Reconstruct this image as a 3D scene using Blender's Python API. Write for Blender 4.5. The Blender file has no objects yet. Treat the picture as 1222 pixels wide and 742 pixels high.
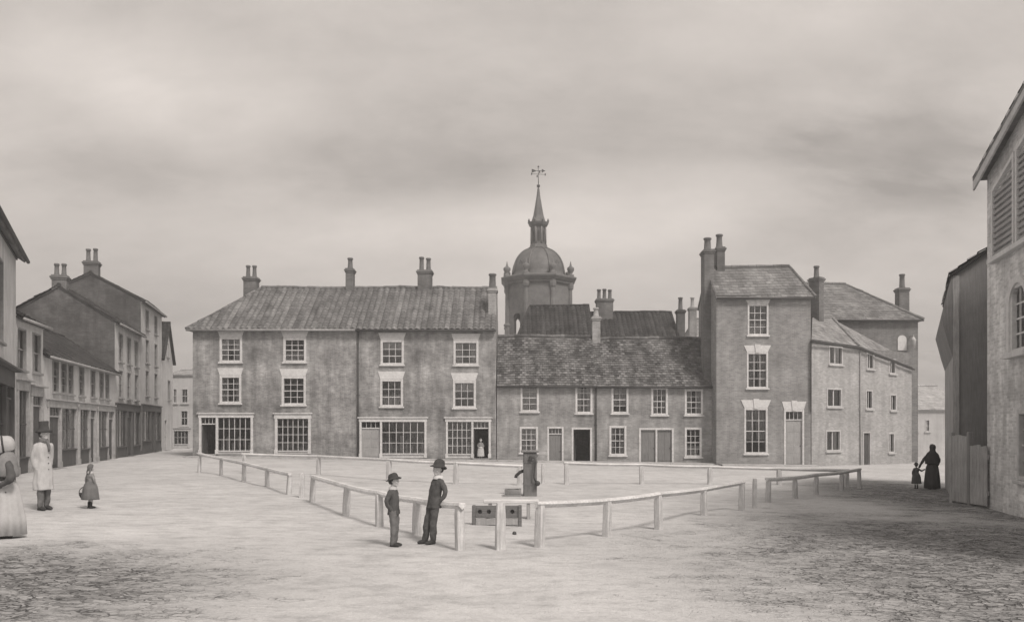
import bpy, bmesh, math, random
from mathutils import Vector, Matrix, noise
R = random.Random(7)
PI = math.pi
scene = bpy.context.scene
COL = scene.collection

# ------------------------------------------------------------------ survey of the place
F, U0, V0, CH, K = 1000.0, 611.0, 510.0, 1.9, 0.0145    # focal (px), principal column, horizon row, eye height, cross fall

def gz(x, y=0.0):
    return -K * 34.0 * math.tanh(x / 34.0)

def G(u, v):
    d = CH * F / ((v - V0) - K * (u - U0))
    return Vector(((u - U0) / F * d, d))

def P(u, v, Y):
    return Vector(((u - U0) / F * Y, Y, CH - (v - V0) / F * Y))

# ------------------------------------------------------------------ mesh builder
class MB:
    def __init__(s):
        s.v = []; s.f = []; s.uv = []; s.m = []; s.sm = []
    def face(s, pts, uv=None, m=0, smooth=False):
        n = len(s.v); s.v.extend([tuple(p) for p in pts]); s.f.append(tuple(range(n, n + len(pts))))
        s.uv.append(uv); s.m.append(m); s.sm.append(smooth)
    def add(s, verts, faces, m=0, smooth=False):
        n = len(s.v); s.v.extend([tuple(p) for p in verts])
        for f in faces:
            s.f.append(tuple(i + n for i in f)); s.uv.append(None); s.m.append(m); s.sm.append(smooth)
    def box(s, x0, x1, y0, y1, z0, z1, m=0, bev=0.0):
        if x0 > x1: x0, x1 = x1, x0
        if y0 > y1: y0, y1 = y1, y0
        if z0 > z1: z0, z1 = z1, z0
        if bev <= 0:
            v = [(x0,y0,z0),(x1,y0,z0),(x1,y1,z0),(x0,y1,z0),(x0,y0,z1),(x1,y0,z1),(x1,y1,z1),(x0,y1,z1)]
            s.add(v, [(0,3,2,1),(4,5,6,7),(0,1,5,4),(1,2,6,5),(2,3,7,6),(3,0,4,7)], m)
        else:
            b = min(bev, (x1-x0)*.45, (y1-y0)*.45, (z1-z0)*.45)
            bm = bmesh.new(); bmesh.ops.create_cube(bm, size=1.0)
            for w in bm.verts:
                w.co = Vector((x0+(w.co.x+.5)*(x1-x0), y0+(w.co.y+.5)*(y1-y0), z0+(w.co.z+.5)*(z1-z0)))
            bmesh.ops.bevel(bm, geom=bm.edges[:], offset=b, segments=1, affect='EDGES')
            s.bm(bm, m); bm.free()
    def bm(s, bm, m=0, smooth=False, mat=None):
        bm.verts.index_update()
        s.add([(mat @ w.co) if mat else w.co.copy() for w in bm.verts], [[w.index for w in f.verts] for f in bm.faces], m, smooth)
    def beam(s, a, b, w, h, m=0, up=(0,0,1)):
        a = Vector(a); b = Vector(b); d = (b-a).normalized(); up = Vector(up)
        if abs(d.dot(up)) > .98: up = Vector((0,1,0))
        r = d.cross(up).normalized(); t = r.cross(d)
        q = [(-w/2,-h/2),(w/2,-h/2),(w/2,h/2),(-w/2,h/2)]
        v = [a + r*x + t*y for x, y in q] + [b + r*x + t*y for x, y in q]
        s.add(v, [(3,2,1,0),(4,5,6,7),(0,1,5,4),(1,2,6,5),(2,3,7,6),(3,0,4,7)], m)
    def tube(s, pts, rad, seg=10, m=0, cap=True, smooth=True, flat=1.0):
        pts = [Vector(p) for p in pts]; n = len(pts)
        if not isinstance(rad, (list, tuple)): rad = [rad]*n
        v = []; prev = None
        for i, p in enumerate(pts):
            d = (pts[min(i+1, n-1)] - pts[max(i-1, 0)]).normalized()
            if prev is None:
                ref = Vector((0,0,1)) if abs(d.z) < .9 else Vector((0,1,0))
                r = d.cross(ref).normalized()
            else:
                r = (prev - d*prev.dot(d)).normalized()
            prev = r; t = d.cross(r)
            for k in range(seg):
                a = 2*PI*k/seg
                v.append(p + r*math.cos(a)*rad[i] + t*math.sin(a)*rad[i]*flat)
        f = []
        for i in range(n-1):
            for k in range(seg):
                f.append((i*seg+k, i*seg+(k+1)%seg, (i+1)*seg+(k+1)%seg, (i+1)*seg+k))
        if cap:
            f.append(tuple(range(seg))[::-1]); f.append(tuple(range((n-1)*seg, n*seg)))
        s.add(v, f, m, smooth)
    def lathe(s, prof, c=(0,0,0), seg=24, m=0, smooth=True, sx=1.0, sy=1.0, phase=0.0, cap=True):
        v = []; n = len(prof)
        for r, z in prof:
            for k in range(seg):
                a = 2*PI*k/seg + phase
                v.append((c[0]+r*math.cos(a)*sx, c[1]+r*math.sin(a)*sy, c[2]+z))
        f = []
        for i in range(n-1):
            for k in range(seg):
                f.append((i*seg+k, i*seg+(k+1)%seg, (i+1)*seg+(k+1)%seg, (i+1)*seg+k))
        if cap:
            f.append(tuple(range(seg))[::-1]); f.append(tuple(range((n-1)*seg, n*seg)))
        s.add(v, f, m, smooth)
    def ball(s, c, r, seg=14, rings=9, m=0, smooth=True, rot=None):
        if not isinstance(r, (tuple, list)): r = (r, r, r)
        v = []; f = []
        for i in range(rings+1):
            th = PI*i/rings
            for k in range(seg):
                a = 2*PI*k/seg
                p = Vector((r[0]*math.sin(th)*math.cos(a), r[1]*math.sin(th)*math.sin(a), r[2]*math.cos(th)))
                if rot: p = rot @ p
                v.append(Vector(c)+p)
        for i in range(rings):
            for k in range(seg):
                f.append((i*seg+k, (i+1)*seg+k, (i+1)*seg+(k+1)%seg, i*seg+(k+1)%seg))
        s.add(v, f, m, smooth)
    def prism(s, poly, y0, y1, m=0):           # polygon in (x, z) run from y0 to y1
        n = len(poly)
        v = [(x, y0, z) for x, z in poly] + [(x, y1, z) for x, z in poly]
        f = [tuple(range(n)), tuple(range(2*n-1, n-1, -1))]
        for i in range(n):
            j = (i+1) % n
            f.append((i, i+n, j+n, j))
        s.add(v, f, m)
    def mesh(s, name):
        me = bpy.data.meshes.new(name)
        me.from_pydata(s.v, [], s.f); me.update()
        uvl = me.uv_layers.new(name='UVMap')
        for p in me.polygons:
            i = p.index
            p.material_index = s.m[i]; p.use_smooth = s.sm[i]
            uv = s.uv[i]; n = p.normal
            for q, li in enumerate(p.loop_indices):
                if uv: uvl.data[li].uv = uv[q]
                else:
                    c = me.vertices[me.loops[li].vertex_index].co
                    if abs(n.z) > .75: uvl.data[li].uv = (c.x, c.y)
                    elif abs(n.x) > abs(n.y): uvl.data[li].uv = (c.y, c.z)
                    else: uvl.data[li].uv = (c.x, c.z)
        return me
    def build(s, name, mats, parent=None, loc=None):
        me = s.mesh(name)
        for m in (mats if isinstance(mats, (list, tuple)) else [mats]): me.materials.append(m)
        o = bpy.data.objects.new(name, me); COL.objects.link(o)
        if parent: o.parent = parent
        if loc: o.location = loc
        return o

def thing(name, label, cat, loc=(0,0,0), rz=0.0, group=None):
    o = bpy.data.objects.new(name, None); COL.objects.link(o)
    o.location = loc; o.rotation_euler = (0, 0, rz); o.empty_display_size = .3
    o['label'] = label; o['category'] = cat
    if group: o['group'] = group
    return o
def tag(o, label, cat, group=None):
    o['label'] = label; o['category'] = cat
    if group: o['group'] = group
    return o

# ------------------------------------------------------------------ materials
class NT:
    def __init__(s, name):
        s.m = bpy.data.materials.new(name); s.m.use_nodes = True
        s.t = s.m.node_tree; s.b = s.t.nodes['Principled BSDF']
        s.uv = s.n('ShaderNodeUVMap'); s.uv.uv_map = 'UVMap'
        s.tc = s.n('ShaderNodeTexCoord')
        s.oi = s.n('ShaderNodeObjectInfo')
    def n(s, t, **k):
        x = s.t.nodes.new(t)
        for a, b in k.items(): setattr(x, a, b)
        return x
    def l(s, a, b): s.t.links.new(a, b)
    def setin(s, node, **k):
        for a, b in k.items(): node.inputs[a.replace('_', ' ')].default_value = b
    def noise(s, vec, scale, detail=4, rough=.6, stretch=None):
        if stretch:
            mp = s.n('ShaderNodeMapping'); mp.inputs['Scale'].default_value = stretch
            s.l(vec, mp.inputs['Vector']); vec = mp.outputs[0]
        x = s.n('ShaderNodeTexNoise'); s.l(vec, x.inputs['Vector'])
        s.setin(x, Scale=scale, Detail=detail, Roughness=rough)
        return x.outputs['Fac']
    def rng(s, v, a, b, c, d, clamp=True):
        x = s.n('ShaderNodeMapRange'); x.clamp = clamp; s.l(v, x.inputs['Value'])
        for i, q in enumerate((a, b, c, d)): x.inputs[i+1].default_value = q
        return x.outputs['Result']
    def math(s, op, a, b=None):
        x = s.n('ShaderNodeMath', operation=op)
        for i, q in enumerate((a, b)):
            if q is None: continue
            if isinstance(q, (int, float)): x.inputs[i].default_value = q
            else: s.l(q, x.inputs[i])
        return x.outputs[0]
    def mul(s, a, b): return s.math('MULTIPLY', a, b)
    def add(s, a, b): return s.math('ADD', a, b)
    def grey(s, v):
        x = s.n('ShaderNodeCombineColor')
        for i in range(3): s.l(v, x.inputs[i])
        return x.outputs[0]
    def bump(s, h, strength=.4, dist=.02):
        x = s.n('ShaderNodeBump'); s.setin(x, Strength=strength, Distance=dist)
        s.l(h, x.inputs['Height']); s.l(x.outputs[0], s.b.inputs['Normal'])
    def out(s, v, rough=.85, spec=.25):
        s.l(s.grey(v), s.b.inputs['Base Color'])
        s.b.inputs['Roughness'].default_value = rough
        s.b.inputs['Specular IOR Level'].default_value = spec
        return s.m

def m_plain(name, base, var=.12, scale=6, rough=.8, bump=.15, stretch=None, spec=.25, objvar=0.0):
    t = NT(name); o = t.tc.outputs['Object']
    a = t.noise(o, scale, 6, .65, stretch); b = t.noise(o, scale*.17, 3, .6)
    v = t.mul(t.mul(t.rng(a, .3, .7, 1-var, 1+var), t.rng(b, .3, .7, 1-var*.7, 1+var*.7)), base)
    if objvar: v = t.mul(v, t.rng(t.oi.outputs['Random'], 0, 1, 1-objvar, 1+objvar))
    if bump: t.bump(a, bump, .01)
    return t.out(v, rough, spec)

def m_brick(name, base, mottle=.25, bw=.225, bh=.075, mort=.25, stain=.3, bump=.5):
    t = NT(name); uv = t.uv.outputs[0]; o = t.tc.outputs['Object']
    br = t.n('ShaderNodeTexBrick'); t.l(uv, br.inputs['Vector'])
    t.setin(br, Scale=1.0, Mortar_Size=.009, Mortar_Smooth=.3, Brick_Width=bw, Row_Height=bh, Bias=0.0)
    br.inputs['Color1'].default_value = (.81,.81,.81,1); br.inputs['Color2'].default_value = (1.14,1.14,1.14,1); br.inputs['Mortar'].default_value = (1+mort*.5,)*3+(1,)
    bwn = t.n('ShaderNodeRGBToBW'); t.l(br.outputs['Color'], bwn.inputs[0])
    big = t.noise(o, .55, 5, .62); mid = t.noise(o, 2.6, 6, .7); fine = t.noise(o, 26, 3, .7)
    streak = t.noise(o, 1.1, 5, .65, (2.2, 2.2, .25))
    v = t.mul(bwn.outputs[0], t.rng(big, .32, .68, 1-mottle, 1+mottle))
    v = t.mul(v, t.rng(mid, .3, .7, 1-mottle*.7, 1+mottle*.7))
    v = t.mul(v, t.rng(streak, .3, .72, 1+stain*.35, 1-stain))
    v = t.mul(v, t.rng(fine, .25, .75, .85, 1.15))
    v = t.mul(v, base)
    t.bump(t.add(t.mul(br.outputs['Fac'], -.7), t.mul(fine, .5)), bump, .012)
    return t.out(v, .92, .15)

def m_render(name, base, stain=.3):
    t = NT(name); o = t.tc.outputs['Object']
    big = t.noise(o, .5, 5, .6); mid = t.noise(o, 2.2, 7, .72); streak = t.noise(o, 1.3, 6, .7, (2.4, 2.4, .2)); fine = t.noise(o, 30, 3, .7)
    v = t.mul(t.rng(big, .3, .7, .86, 1.12), t.rng(mid, .3, .72, 1.1, 1-stain*.6))
    v = t.mul(v, t.rng(streak, .35, .75, 1.06, 1-stain)); v = t.mul(v, t.rng(fine, .2, .8, .88, 1.12))
    v = t.mul(v, base); t.bump(t.add(mid, t.mul(fine, .4)), .35, .02)
    return t.out(v, .9, .15)

def m_tile(name, base, var=.35, patch=.35, streaks=.25):
    t = NT(name); o = t.tc.outputs['Object']
    fl = t.n('ShaderNodeVectorMath', operation='FLOOR'); t.l(t.uv.outputs[0], fl.inputs[0])
    wn = t.n('ShaderNodeTexWhiteNoise', noise_dimensions='2D'); t.l(fl.outputs[0], wn.inputs['Vector'])
    big = t.noise(o, .8, 6, .68); mid = t.noise(o, 4.5, 5, .7); fine = t.noise(o, 30, 3, .7)
    st = t.noise(t.uv.outputs[0], 1.0, 4, .6, (1.3, .18, 1))
    v = t.mul(t.rng(wn.outputs['Value'], 0, 1, 1-var, 1+var), t.rng(big, .3, .7, 1-patch, 1+patch))
    v = t.mul(v, t.rng(mid, .3, .7, .82, 1.2)); v = t.mul(v, t.rng(fine, .25, .75, .85, 1.15))
    v = t.mul(v, t.rng(st, .35, .7, 1-streaks, 1+streaks))
    # each column of tiles weathered a little differently, with lichen runs down the slope
    sx = t.n('ShaderNodeSeparateXYZ'); t.l(fl.outputs[0], sx.inputs[0])
    wc = t.n('ShaderNodeTexWhiteNoise', noise_dimensions='1D'); t.l(sx.outputs[0], wc.inputs['W'])
    v = t.mul(v, t.rng(wc.outputs['Value'], 0, 1, 1-streaks*.6, 1+streaks*.6))
    v = t.mul(v, base); t.bump(t.add(fine, mid), .4, .01)
    return t.out(v, .9, .18)

def m_wood(name, base, var=.3, axis='z', rough=.8):
    t = NT(name); o = t.tc.outputs['Object']
    st = {'z': (9, 9, .7), 'x': (.7, 9, 9), 'y': (9, .7, 9)}[axis]
    a = t.noise(o, 3, 6, .7, st); b = t.noise(o, 1.4, 4, .6); c = t.noise(o, 40, 2, .6)
    v = t.mul(t.rng(a, .3, .7, 1-var, 1+var), t.rng(b, .3, .7, 1-var*.7, 1+var*.7))
    v = t.mul(v, t.rng(c, .2, .8, .9, 1.1)); v = t.mul(v, base)
    t.bump(a, .4, .01)
    return t.out(v, rough, .2)

def m_glass(name):
    m = bpy.data.materials.new(name); m.use_nodes = True; t = m.node_tree; t.nodes.clear()
    o = t.nodes.new('ShaderNodeOutputMaterial'); mix = t.nodes.new('ShaderNodeMixShader')
    tr = t.nodes.new('ShaderNodeBsdfTransparent'); tr.inputs[0].default_value = (.78,.78,.78,1)
    gl = t.nodes.new('ShaderNodeBsdfGlossy'); gl.inputs['Roughness'].default_value = .08; gl.inputs[0].default_value = (.9,.9,.9,1)
    fr = t.nodes.new('ShaderNodeFresnel'); fr.inputs[0].default_value = 1.6
    tc = t.nodes.new('ShaderNodeTexCoord'); ns = t.nodes.new('ShaderNodeTexNoise'); ns.inputs['Scale'].default_value = 2.2
    bp = t.nodes.new('ShaderNodeBump'); bp.inputs['Strength'].default_value = .35; bp.inputs['Distance'].default_value = .03
    t.links.new(tc.outputs['Object'], ns.inputs['Vector']); t.links.new(ns.outputs['Fac'], bp.inputs['Height'])
    t.links.new(bp.outputs[0], gl.inputs['Normal']); t.links.new(bp.outputs[0], fr.inputs['Normal'])
    ad = t.nodes.new('ShaderNodeMath'); ad.operation = 'ADD'; ad.inputs[1].default_value = .055
    t.links.new(fr.outputs[0], ad.inputs[0]); t.links.new(ad.outputs[0], mix.inputs[0])
    t.links.new(tr.outputs[0], mix.inputs[1]); t.links.new(gl.outputs[0], mix.inputs[2]); t.links.new(mix.outputs[0], o.inputs[0])
    return m

M = {}
M['brick_main'] = m_brick('brick_weathered', .30, .42, stain=.42)
M['brick_cottage'] = m_brick('brick_cottage', .33, .32)
M['brick_tall'] = m_brick('brick_smooth', .28, .22, stain=.18)
M['brick_rear'] = m_brick('brick_rear', .22, .2)
M['brick_stack'] = m_brick('brick_chimney', .17, .25)
M['brick_stack_pale'] = m_brick('brick_chimney_pale', .32, .25)
M['brick_pale'] = m_brick('brick_limewashed', .39, .16, mort=.08, stain=.2)
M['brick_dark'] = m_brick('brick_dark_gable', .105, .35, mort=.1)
M['brick_hall'] = m_brick('brick_hall', .66, .28, mort=.06, stain=.3)
M['render'] = m_render('lime_render', .45, .3)
M['render_street'] = m_render('street_render', .6, .3)
M['render_grey'] = m_render('far_render', .5, .15)
M['pantile'] = m_tile('pantile', .165, .13, .32, .3)
M['tile_rough'] = m_tile('rough_tile', .138, .42, .5, .4)
M['tile_dark'] = m_tile('dark_tile', .045, .25, .4, .4)
M['slate'] = m_tile('slate', .19, .2, .25, .2)
M['slate_pale'] = m_tile('pale_slate', .27, .18, .25, .2)
M['white'] = m_plain('white_paint', .6, .18, 7, .6)
M['hazed_roof'] = m_tile('hazed_roof', .42, .1, .15, .1)  # lightened tile tone, distance haze painted into the far roofs
M['trim_mid'] = m_plain('faded_paint', .36, .22, 7, .7)
M['trim_dark'] = m_plain('grey_paint', .27, .2, 7, .7)
M['trim'] = m_plain('weathered_paint', .5, .16, 7, .7)
M['stone_white'] = m_plain('white_stone', .62, .12, 9, .8, .3)
M['door_grey'] = m_wood('door_paint', .2, .2)
M['door_dark'] = m_wood('dark_door_paint', .09, .25)
M['door_pale'] = m_wood('pale_door_paint', .34, .16)
M['shop_dark'] = m_wood('dark_shop_paint', .10, .25)
M['glass'] = m_glass('old_glass')
M['cloth_pale'] = m_plain('curtain_cloth', .55, .15, 5, .9)
M['cloth_mid'] = m_plain('curtain_cloth_grey', .25, .2, 5, .9)
M['dark'] = m_plain('dark_interior', .05, .2, 3, .9)
M['iron'] = m_plain('iron', .05, .25, 9, .5, .2, spec=.4)
M['lead'] = m_plain('lead', .12, .25, 2.4, .6, .3, spec=.35)
M['pot'] = m_plain('clay_pot', .14, .25, 8, .85)
M['pot_pale'] = m_plain('buff_clay_pot', .36, .2, 8, .85)
M['stone'] = m_plain('grey_stone', .25, .25, 5, .85, .5)
M['stone_tower'] = m_plain('tower_stone', .17, .28, 1.6, .9, .4)
M['rail'] = m_wood('rail_wood', .64, .25, 'x')
M['post'] = m_wood('post_wood', .52, .3, 'z')
M['stock'] = m_wood('stocks_wood', .16, .3, 'x')
M['board_dark'] = m_wood('tarred_board', .215, .2, 'z')
M['board_mid'] = m_wood('grey_board', .34, .3, 'z')
M['board_pale'] = m_wood('pale_board', .34, .25, 'z')
M['pumpwood'] = m_wood('pump_casing', .17, .25, 'z')
M['gutter'] = m_plain('gutter_iron', .06, .2, 6, .6)
M['gutter_pale'] = m_plain('pale_gutter', .33, .2, 6, .7)

# ------------------------------------------------------------------ roof coverings
def tiles(mb, poly, kind='pantile', tw=.3, th=.3, seed=1, m=0, under=True):
    rg = random.Random(seed)
    poly = [Vector(p) for p in poly]
    n = Vector((0,0,0))
    for i in range(len(poly)):
        a, b = poly[i], poly[(i+1) % len(poly)]
        n += Vector(((a.y-b.y)*(a.z+b.z), (a.z-b.z)*(a.x+b.x), (a.x-b.x)*(a.y+b.y)))
    n.normalize()
    if n.z < 0: n = -n
    ax = Vector((0,0,1)).cross(n)
    ax = ax.normalized() if ax.length > 1e-4 else Vector((1,0,0))
    by = n.cross(ax).normalized()
    o = min(poly, key=lambda p: p.z)
    q = [((p-o).dot(ax), (p-o).dot(by)) for p in poly]
    area = sum(q[i][0]*q[(i+1) % len(q)][1]-q[(i+1) % len(q)][0]*q[i][1] for i in range(len(q)))
    if area < 0: q.reverse()
    a0, a1 = min(p[0] for p in q), max(p[0] for p in q); b0, b1 = min(p[1] for p in q), max(p[1] for p in q)
    bm = bmesh.new(); uvl = bm.loops.layers.uv.new('u')
    def inside(a, b, pad):
        for i in range(len(q)):
            p, r = q[i], q[(i+1) % len(q)]
            dx, dy = r[0]-p[0], r[1]-p[1]; L = math.hypot(dx, dy) or 1
            if (dx*(b-p[1]) - dy*(a-p[0]))/L < -pad: return False
        return True
    ni = int((a1-a0)/tw)+2; nj = int((b1-b0)/th)+1
    wav = [(0, .0), (.28, .07), (.55, .085), (.8, .03), (1.0, .0)]
    for j in range(nj):
        off = (.5*tw if (j % 2 and kind != 'pantile') else 0)
        for i in range(-1, ni):
            aa = a0 + i*tw - off*1.0; bb = b0 + j*th
            if not inside(aa+tw/2, bb+th/2, max(tw, th)): continue
            u, v = i+.03, j+.03
            if kind == 'pantile':
                r1 = rg.uniform(-.008, .012); sh = rg.uniform(-.01, .01)
                lo = [bm.verts.new((aa+w*tw+sh*0, bb+sh, h+.018+r1*.6)) for w, h in wav]
                hi = [bm.verts.new((aa+w*tw, bb+th+.02, h*.95+r1*.3)) for w, h in wav]
                bt = [bm.verts.new((aa+w*tw, bb+sh, -.01)) for w, h in wav]
                for k in range(4):
                    for fv, uu in (((lo[k], lo[k+1], hi[k+1], hi[k]), 0), ((bt[k], bt[k+1], lo[k+1], lo[k]), 0)):
                        f = bm.faces.new(fv)
                        for lp in f.loops: lp[uvl].uv = (u+.9*(lp.vert.co.x-aa)/tw, v+.9*max(0, min(1, (lp.vert.co.y-bb)/th)))
            else:
                big = .02 if kind == 'plain' else .008
                r1 = rg.uniform(0, big); r2 = rg.uniform(-big*.4, big*.4); g = .006; dz = rg.uniform(-.02, .02) if kind == 'plain' else rg.uniform(-.006, .006)
                lift = .03 if kind == 'plain' else .014
                A = bm.verts.new((aa+g, bb+dz, lift+r1-r2)); B = bm.verts.new((aa+tw-g, bb+dz, lift+r1+r2))
                C = bm.verts.new((aa+tw-g, bb+th+.03, r1*.2)); D = bm.verts.new((aa+g, bb+th+.03, r1*.2))
                E = bm.verts.new((aa+g, bb+dz, -.01)); H = bm.verts.new((aa+tw-g, bb+dz, -.01))
                for fv in ((A, B, C, D), (E, H, B, A)):
                    f = bm.faces.new(fv)
                    for lp in f.loops: lp[uvl].uv = (u+.9*max(0, min(1, (lp.vert.co.x-aa)/tw)), v+.9*max(0, min(1, (lp.vert.co.y-bb)/th)))
    for i in range(len(q)):
        p, r = q[i], q[(i+1) % len(q)]
        if math.hypot(r[0]-p[0], r[1]-p[1]) < 1e-5: continue
        nr = Vector((r[1]-p[1], -(r[0]-p[0]), 0)).normalized()
        bmesh.ops.bisect_plane(bm, geom=bm.verts[:]+bm.edges[:]+bm.faces[:], plane_co=(p[0], p[1], 0), plane_no=nr, clear_outer=True)
    sag = lambda a: 0.0
    for f in bm.faces:
        mb.face([o + ax*w.co.x + by*w.co.y + n*w.co.z for w in f.verts], [tuple(lp[uvl].uv) for lp in f.loops], m)
    bm.free()
    if under:
        mb.face([p - n*.03 for p in poly], None, m)
        mb.face([p - n*.10 for p in poly], None, m)
        for i in range(len(poly)):
            a, b = poly[i], poly[(i+1) % len(poly)]
            mb.face([a-n*.10, b-n*.10, b-n*.03, a-n*.03], None, m)

def ridge(mb, a, b, r=.11, m=0):
    a = Vector(a); b = Vector(b); L = (b-a).length; n = max(1, int(L/.45)); d = (b-a)/n
    for i in range(n):
        rr = r*R.uniform(.92, 1.06); jz = Vector((0, 0, R.uniform(-.01, .012)))
        mb.tube([a+d*i+jz, a+d*(i+.97)+jz], [rr*1.05, rr*.95], 8, m, True, False)

# ------------------------------------------------------------------ building kit
class Bld:
    def __init__(s, name, label, cat, A, B, group=None):
        A = Vector(A); B = Vector(B); e = (B-A).normalized()
        s.A, s.e = A, e; s.inn = Vector((-e.y, e.x)); s.zA = gz(A.x)
        s.root = thing(name, label, cat, (A.x, A.y, s.zA), math.atan2(e.y, e.x), group)
        s.holes = []; s.len = (B-A).length
    def sz(s, u, v):
        k = (u-U0)/F       # X = k Y ; A.x+e.x t = k (A.y+e.y t)
        t = (k*s.A.y - s.A.x)/(s.e.x - k*s.e.y)
        Y = s.A.y + s.e.y*t
        return t, CH - (v-V0)/F*Y - s.zA
    def rect(s, u0, u1, v0, v1):
        t0 = s.sz(u0, 500)[0]; t1 = s.sz(u1, 500)[0]; uc = (u0+u1)/2
        return t0, t1, s.sz(uc, v1)[1], s.sz(uc, v0)[1]
    def L(s, u, v, Y):
        p = P(u, v, Y); d = Vector((p.x-s.A.x, p.y-s.A.y))
        return Vector((d.dot(s.e), d.dot(s.inn), p.z - s.zA))
    # ---- openings
    def window(s, r, cols=3, rows=4, lint=0.0, fw=.09, name='window', mat=None, curtain=None, sill=True, proud=.03, key=False, sash=True, bar=.028, arch=False, lintmat=None, splay=.12, bars_mat=None):
        t0, t1, z0, z1 = r
        mat = mat or M['white']
        zl = z1 - lint
        s.holes.append((t0, t1, z0, zl))
        mb = MB(); ya, yb = -proud, .10
        mb.box(t0, t0+fw, ya, yb, z0, zl, 0, .01); mb.box(t1-fw, t1, ya, yb, z0, zl, 0, .01)
        mb.box(t0+fw, t1-fw, ya+.004, yb, zl-fw, zl, 0, .01); mb.box(t0+fw, t1-fw, ya+.004, yb, z0, z0+fw*.8, 0, .01)
        a0, a1, c0, c1 = t0+fw, t1-fw, z0+fw*.8, zl-fw
        for i in range(1, cols):
            x = a0+(a1-a0)*i/cols; mb.box(x-bar/2, x+bar/2, .055, .092, c0, c1)
        for j in range(1, rows):
            z = c0+(c1-c0)*j/rows; w = bar*1.7 if (sash and j == rows//2) else bar
            mb.box(a0, a1, .05 if w > bar else .058, .09, z-w/2, z+w/2)
        w = mb.build(name, bars_mat or mat, s.root)
        g = MB(); g.face([(a0, .085, c0), (a1, .085, c0), (a1, .085, c1), (a0, .085, c1)]); g.build('pane', M['glass'], w)
        if sill:
            q = MB(); q.box(t0-.06, t1+.06, -.11, .02, z0-.085, z0-.002, 0, .012); q.build('sill', mat, w)
        if lint > 0:
            q = MB(); sp = splay
            q.prism([(t0+.02, zl+.002), (t1-.02, zl+.002), (t1+sp, z1), (t0-sp, z1)], -.035, .05)
            if key:
                xc = (t0+t1)/2; q.prism([(xc-.1, zl-.03), (xc+.1, zl-.03), (xc+.16, z1+.06), (xc-.16, z1+.06)], -.075, -.036)
            q.build('lintel', lintmat or M['stone_white'], w)
        if curtain is None: curtain = R.choice(['pair', 'blind', 'full', 'half', 'top'])
        cl = MB()
        def drape(x0, x1, z0_, z1_):
            n = 18; v = []; f = []
            for i in range(n+1):
                x = x0+(x1-x0)*i/n; y = .19+.025*math.sin(i*1.9)+R.uniform(-.008, .008)
                pull = 1.0
                v += [(x, y, z1_), (x0+(x-x0)*.85 if x0 < (a0+a1)/2 else x1-(x1-x)*.85, y, z0_)]
            for i in range(n): f.append((2*i, 2*i+1, 2*i+3, 2*i+2))
            cl.add(v, f, 0, True)
        W = a1-a0; H = c1-c0
        if curtain == 'pair': drape(a0, a0+W*R.uniform(.25, .36), c0, c1); drape(a1-W*R.uniform(.25, .36), a1, c0, c1)
        elif curtain == 'blind': cl.face([(a0, .17, c1-H*.4), (a1, .17, c1-H*.4), (a1, .17, c1), (a0, .17, c1)])
        elif curtain == 'half': drape(a0, a1, c0, c0+H*R.uniform(.35, .5))
        elif curtain == 'full': drape(a0, a0+W*.49, c0, c1); drape(a1-W*.49, a1, c0, c1)
        elif curtain == 'top': drape(a0, a0+W*.5, c0+H*.3, c1); drape(a1-W*.5, a1, c0+H*.3, c1)
        if cl.f: cl.build('curtain', M['cloth_pale'], w)
        return w
    def door(s, r, fw=.09, mat=None, frame=None, panels=3, fan=0.0, openin=False, lint=0.0, key=False, step=True, hole=True, leaves=1):
        t0, t1, z0, z1 = r; zl = z1-lint
        frame = frame or M['white']; mat = mat or M['door_grey']
        if hole: s.holes.append((t0, t1, z0, zl))
        mb = MB()
        mb.box(t0, t0+fw, -.03, .12, z0, zl, 0, .01); mb.box(t1-fw, t1, -.03, .12, z0, zl, 0, .01); mb.box(t0+fw, t1-fw, -.026, .12, zl-fw, zl, 0, .01)
        a0, a1, c1 = t0+fw, t1-fw, zl-fw
        fr = mb
        if fan: fr.box(a0, a1, .03, .11, c1-fan-.05, c1-fan)
        if leaves == 2: fr.box((a0+a1)/2-fw*.45, (a0+a1)/2+fw*.45, -.026, .12, z0, c1 if not fan else c1-fan-.05, 0, .008)
        if fan:
            for i in range(1, 4):
                x = a0+(a1-a0)*i/4; fr.box(x-.012, x+.012, .06, .09, c1-fan, c1)
        d = fr.build('door', frame, s.root)
        if fan:
            g = MB(); g.face([(a0, .085, c1-fan), (a1, .085, c1-fan), (a1, .085, c1), (a0, .085, c1)]); g.build('fanlight', M['glass'], d)
        zt = c1-fan-.05 if fan else c1
        spans = [(a0, a1)] if leaves == 1 else [(a0, (a0+a1)/2-fw*.45), ((a0+a1)/2+fw*.45, a1)]
        for x0, x1 in spans:
            lf = MB(); lf.box(x0+.004, x1-.004, .09, .13, z0+.02, zt-.004)
            W = x1-x0; H = zt-z0
            rows = panels
            for j in range(rows):
                for i in range(2):
                    px0 = x0+W*(.1+.43*i); px1 = px0+W*.37; pz0 = z0+H*(.06+j*.92/rows); pz1 = pz0+H*(.92/rows-.07)
                    lf.box(px0, px1, .078, .09, pz0, pz1, 0, .01)
            lo = lf.build('leaf', mat, d)
            if openin:
                lo.location = (x0, .1, 0); lo.rotation_euler = (0, 0, 1.35)
                for v in lo.data.vertices: v.co.x -= x0; v.co.y -= .1
            else:
                k = MB(); k.ball((x1-.09, .055, z0+H*.45), .03); k.build('knob', M['iron'], d)
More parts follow.
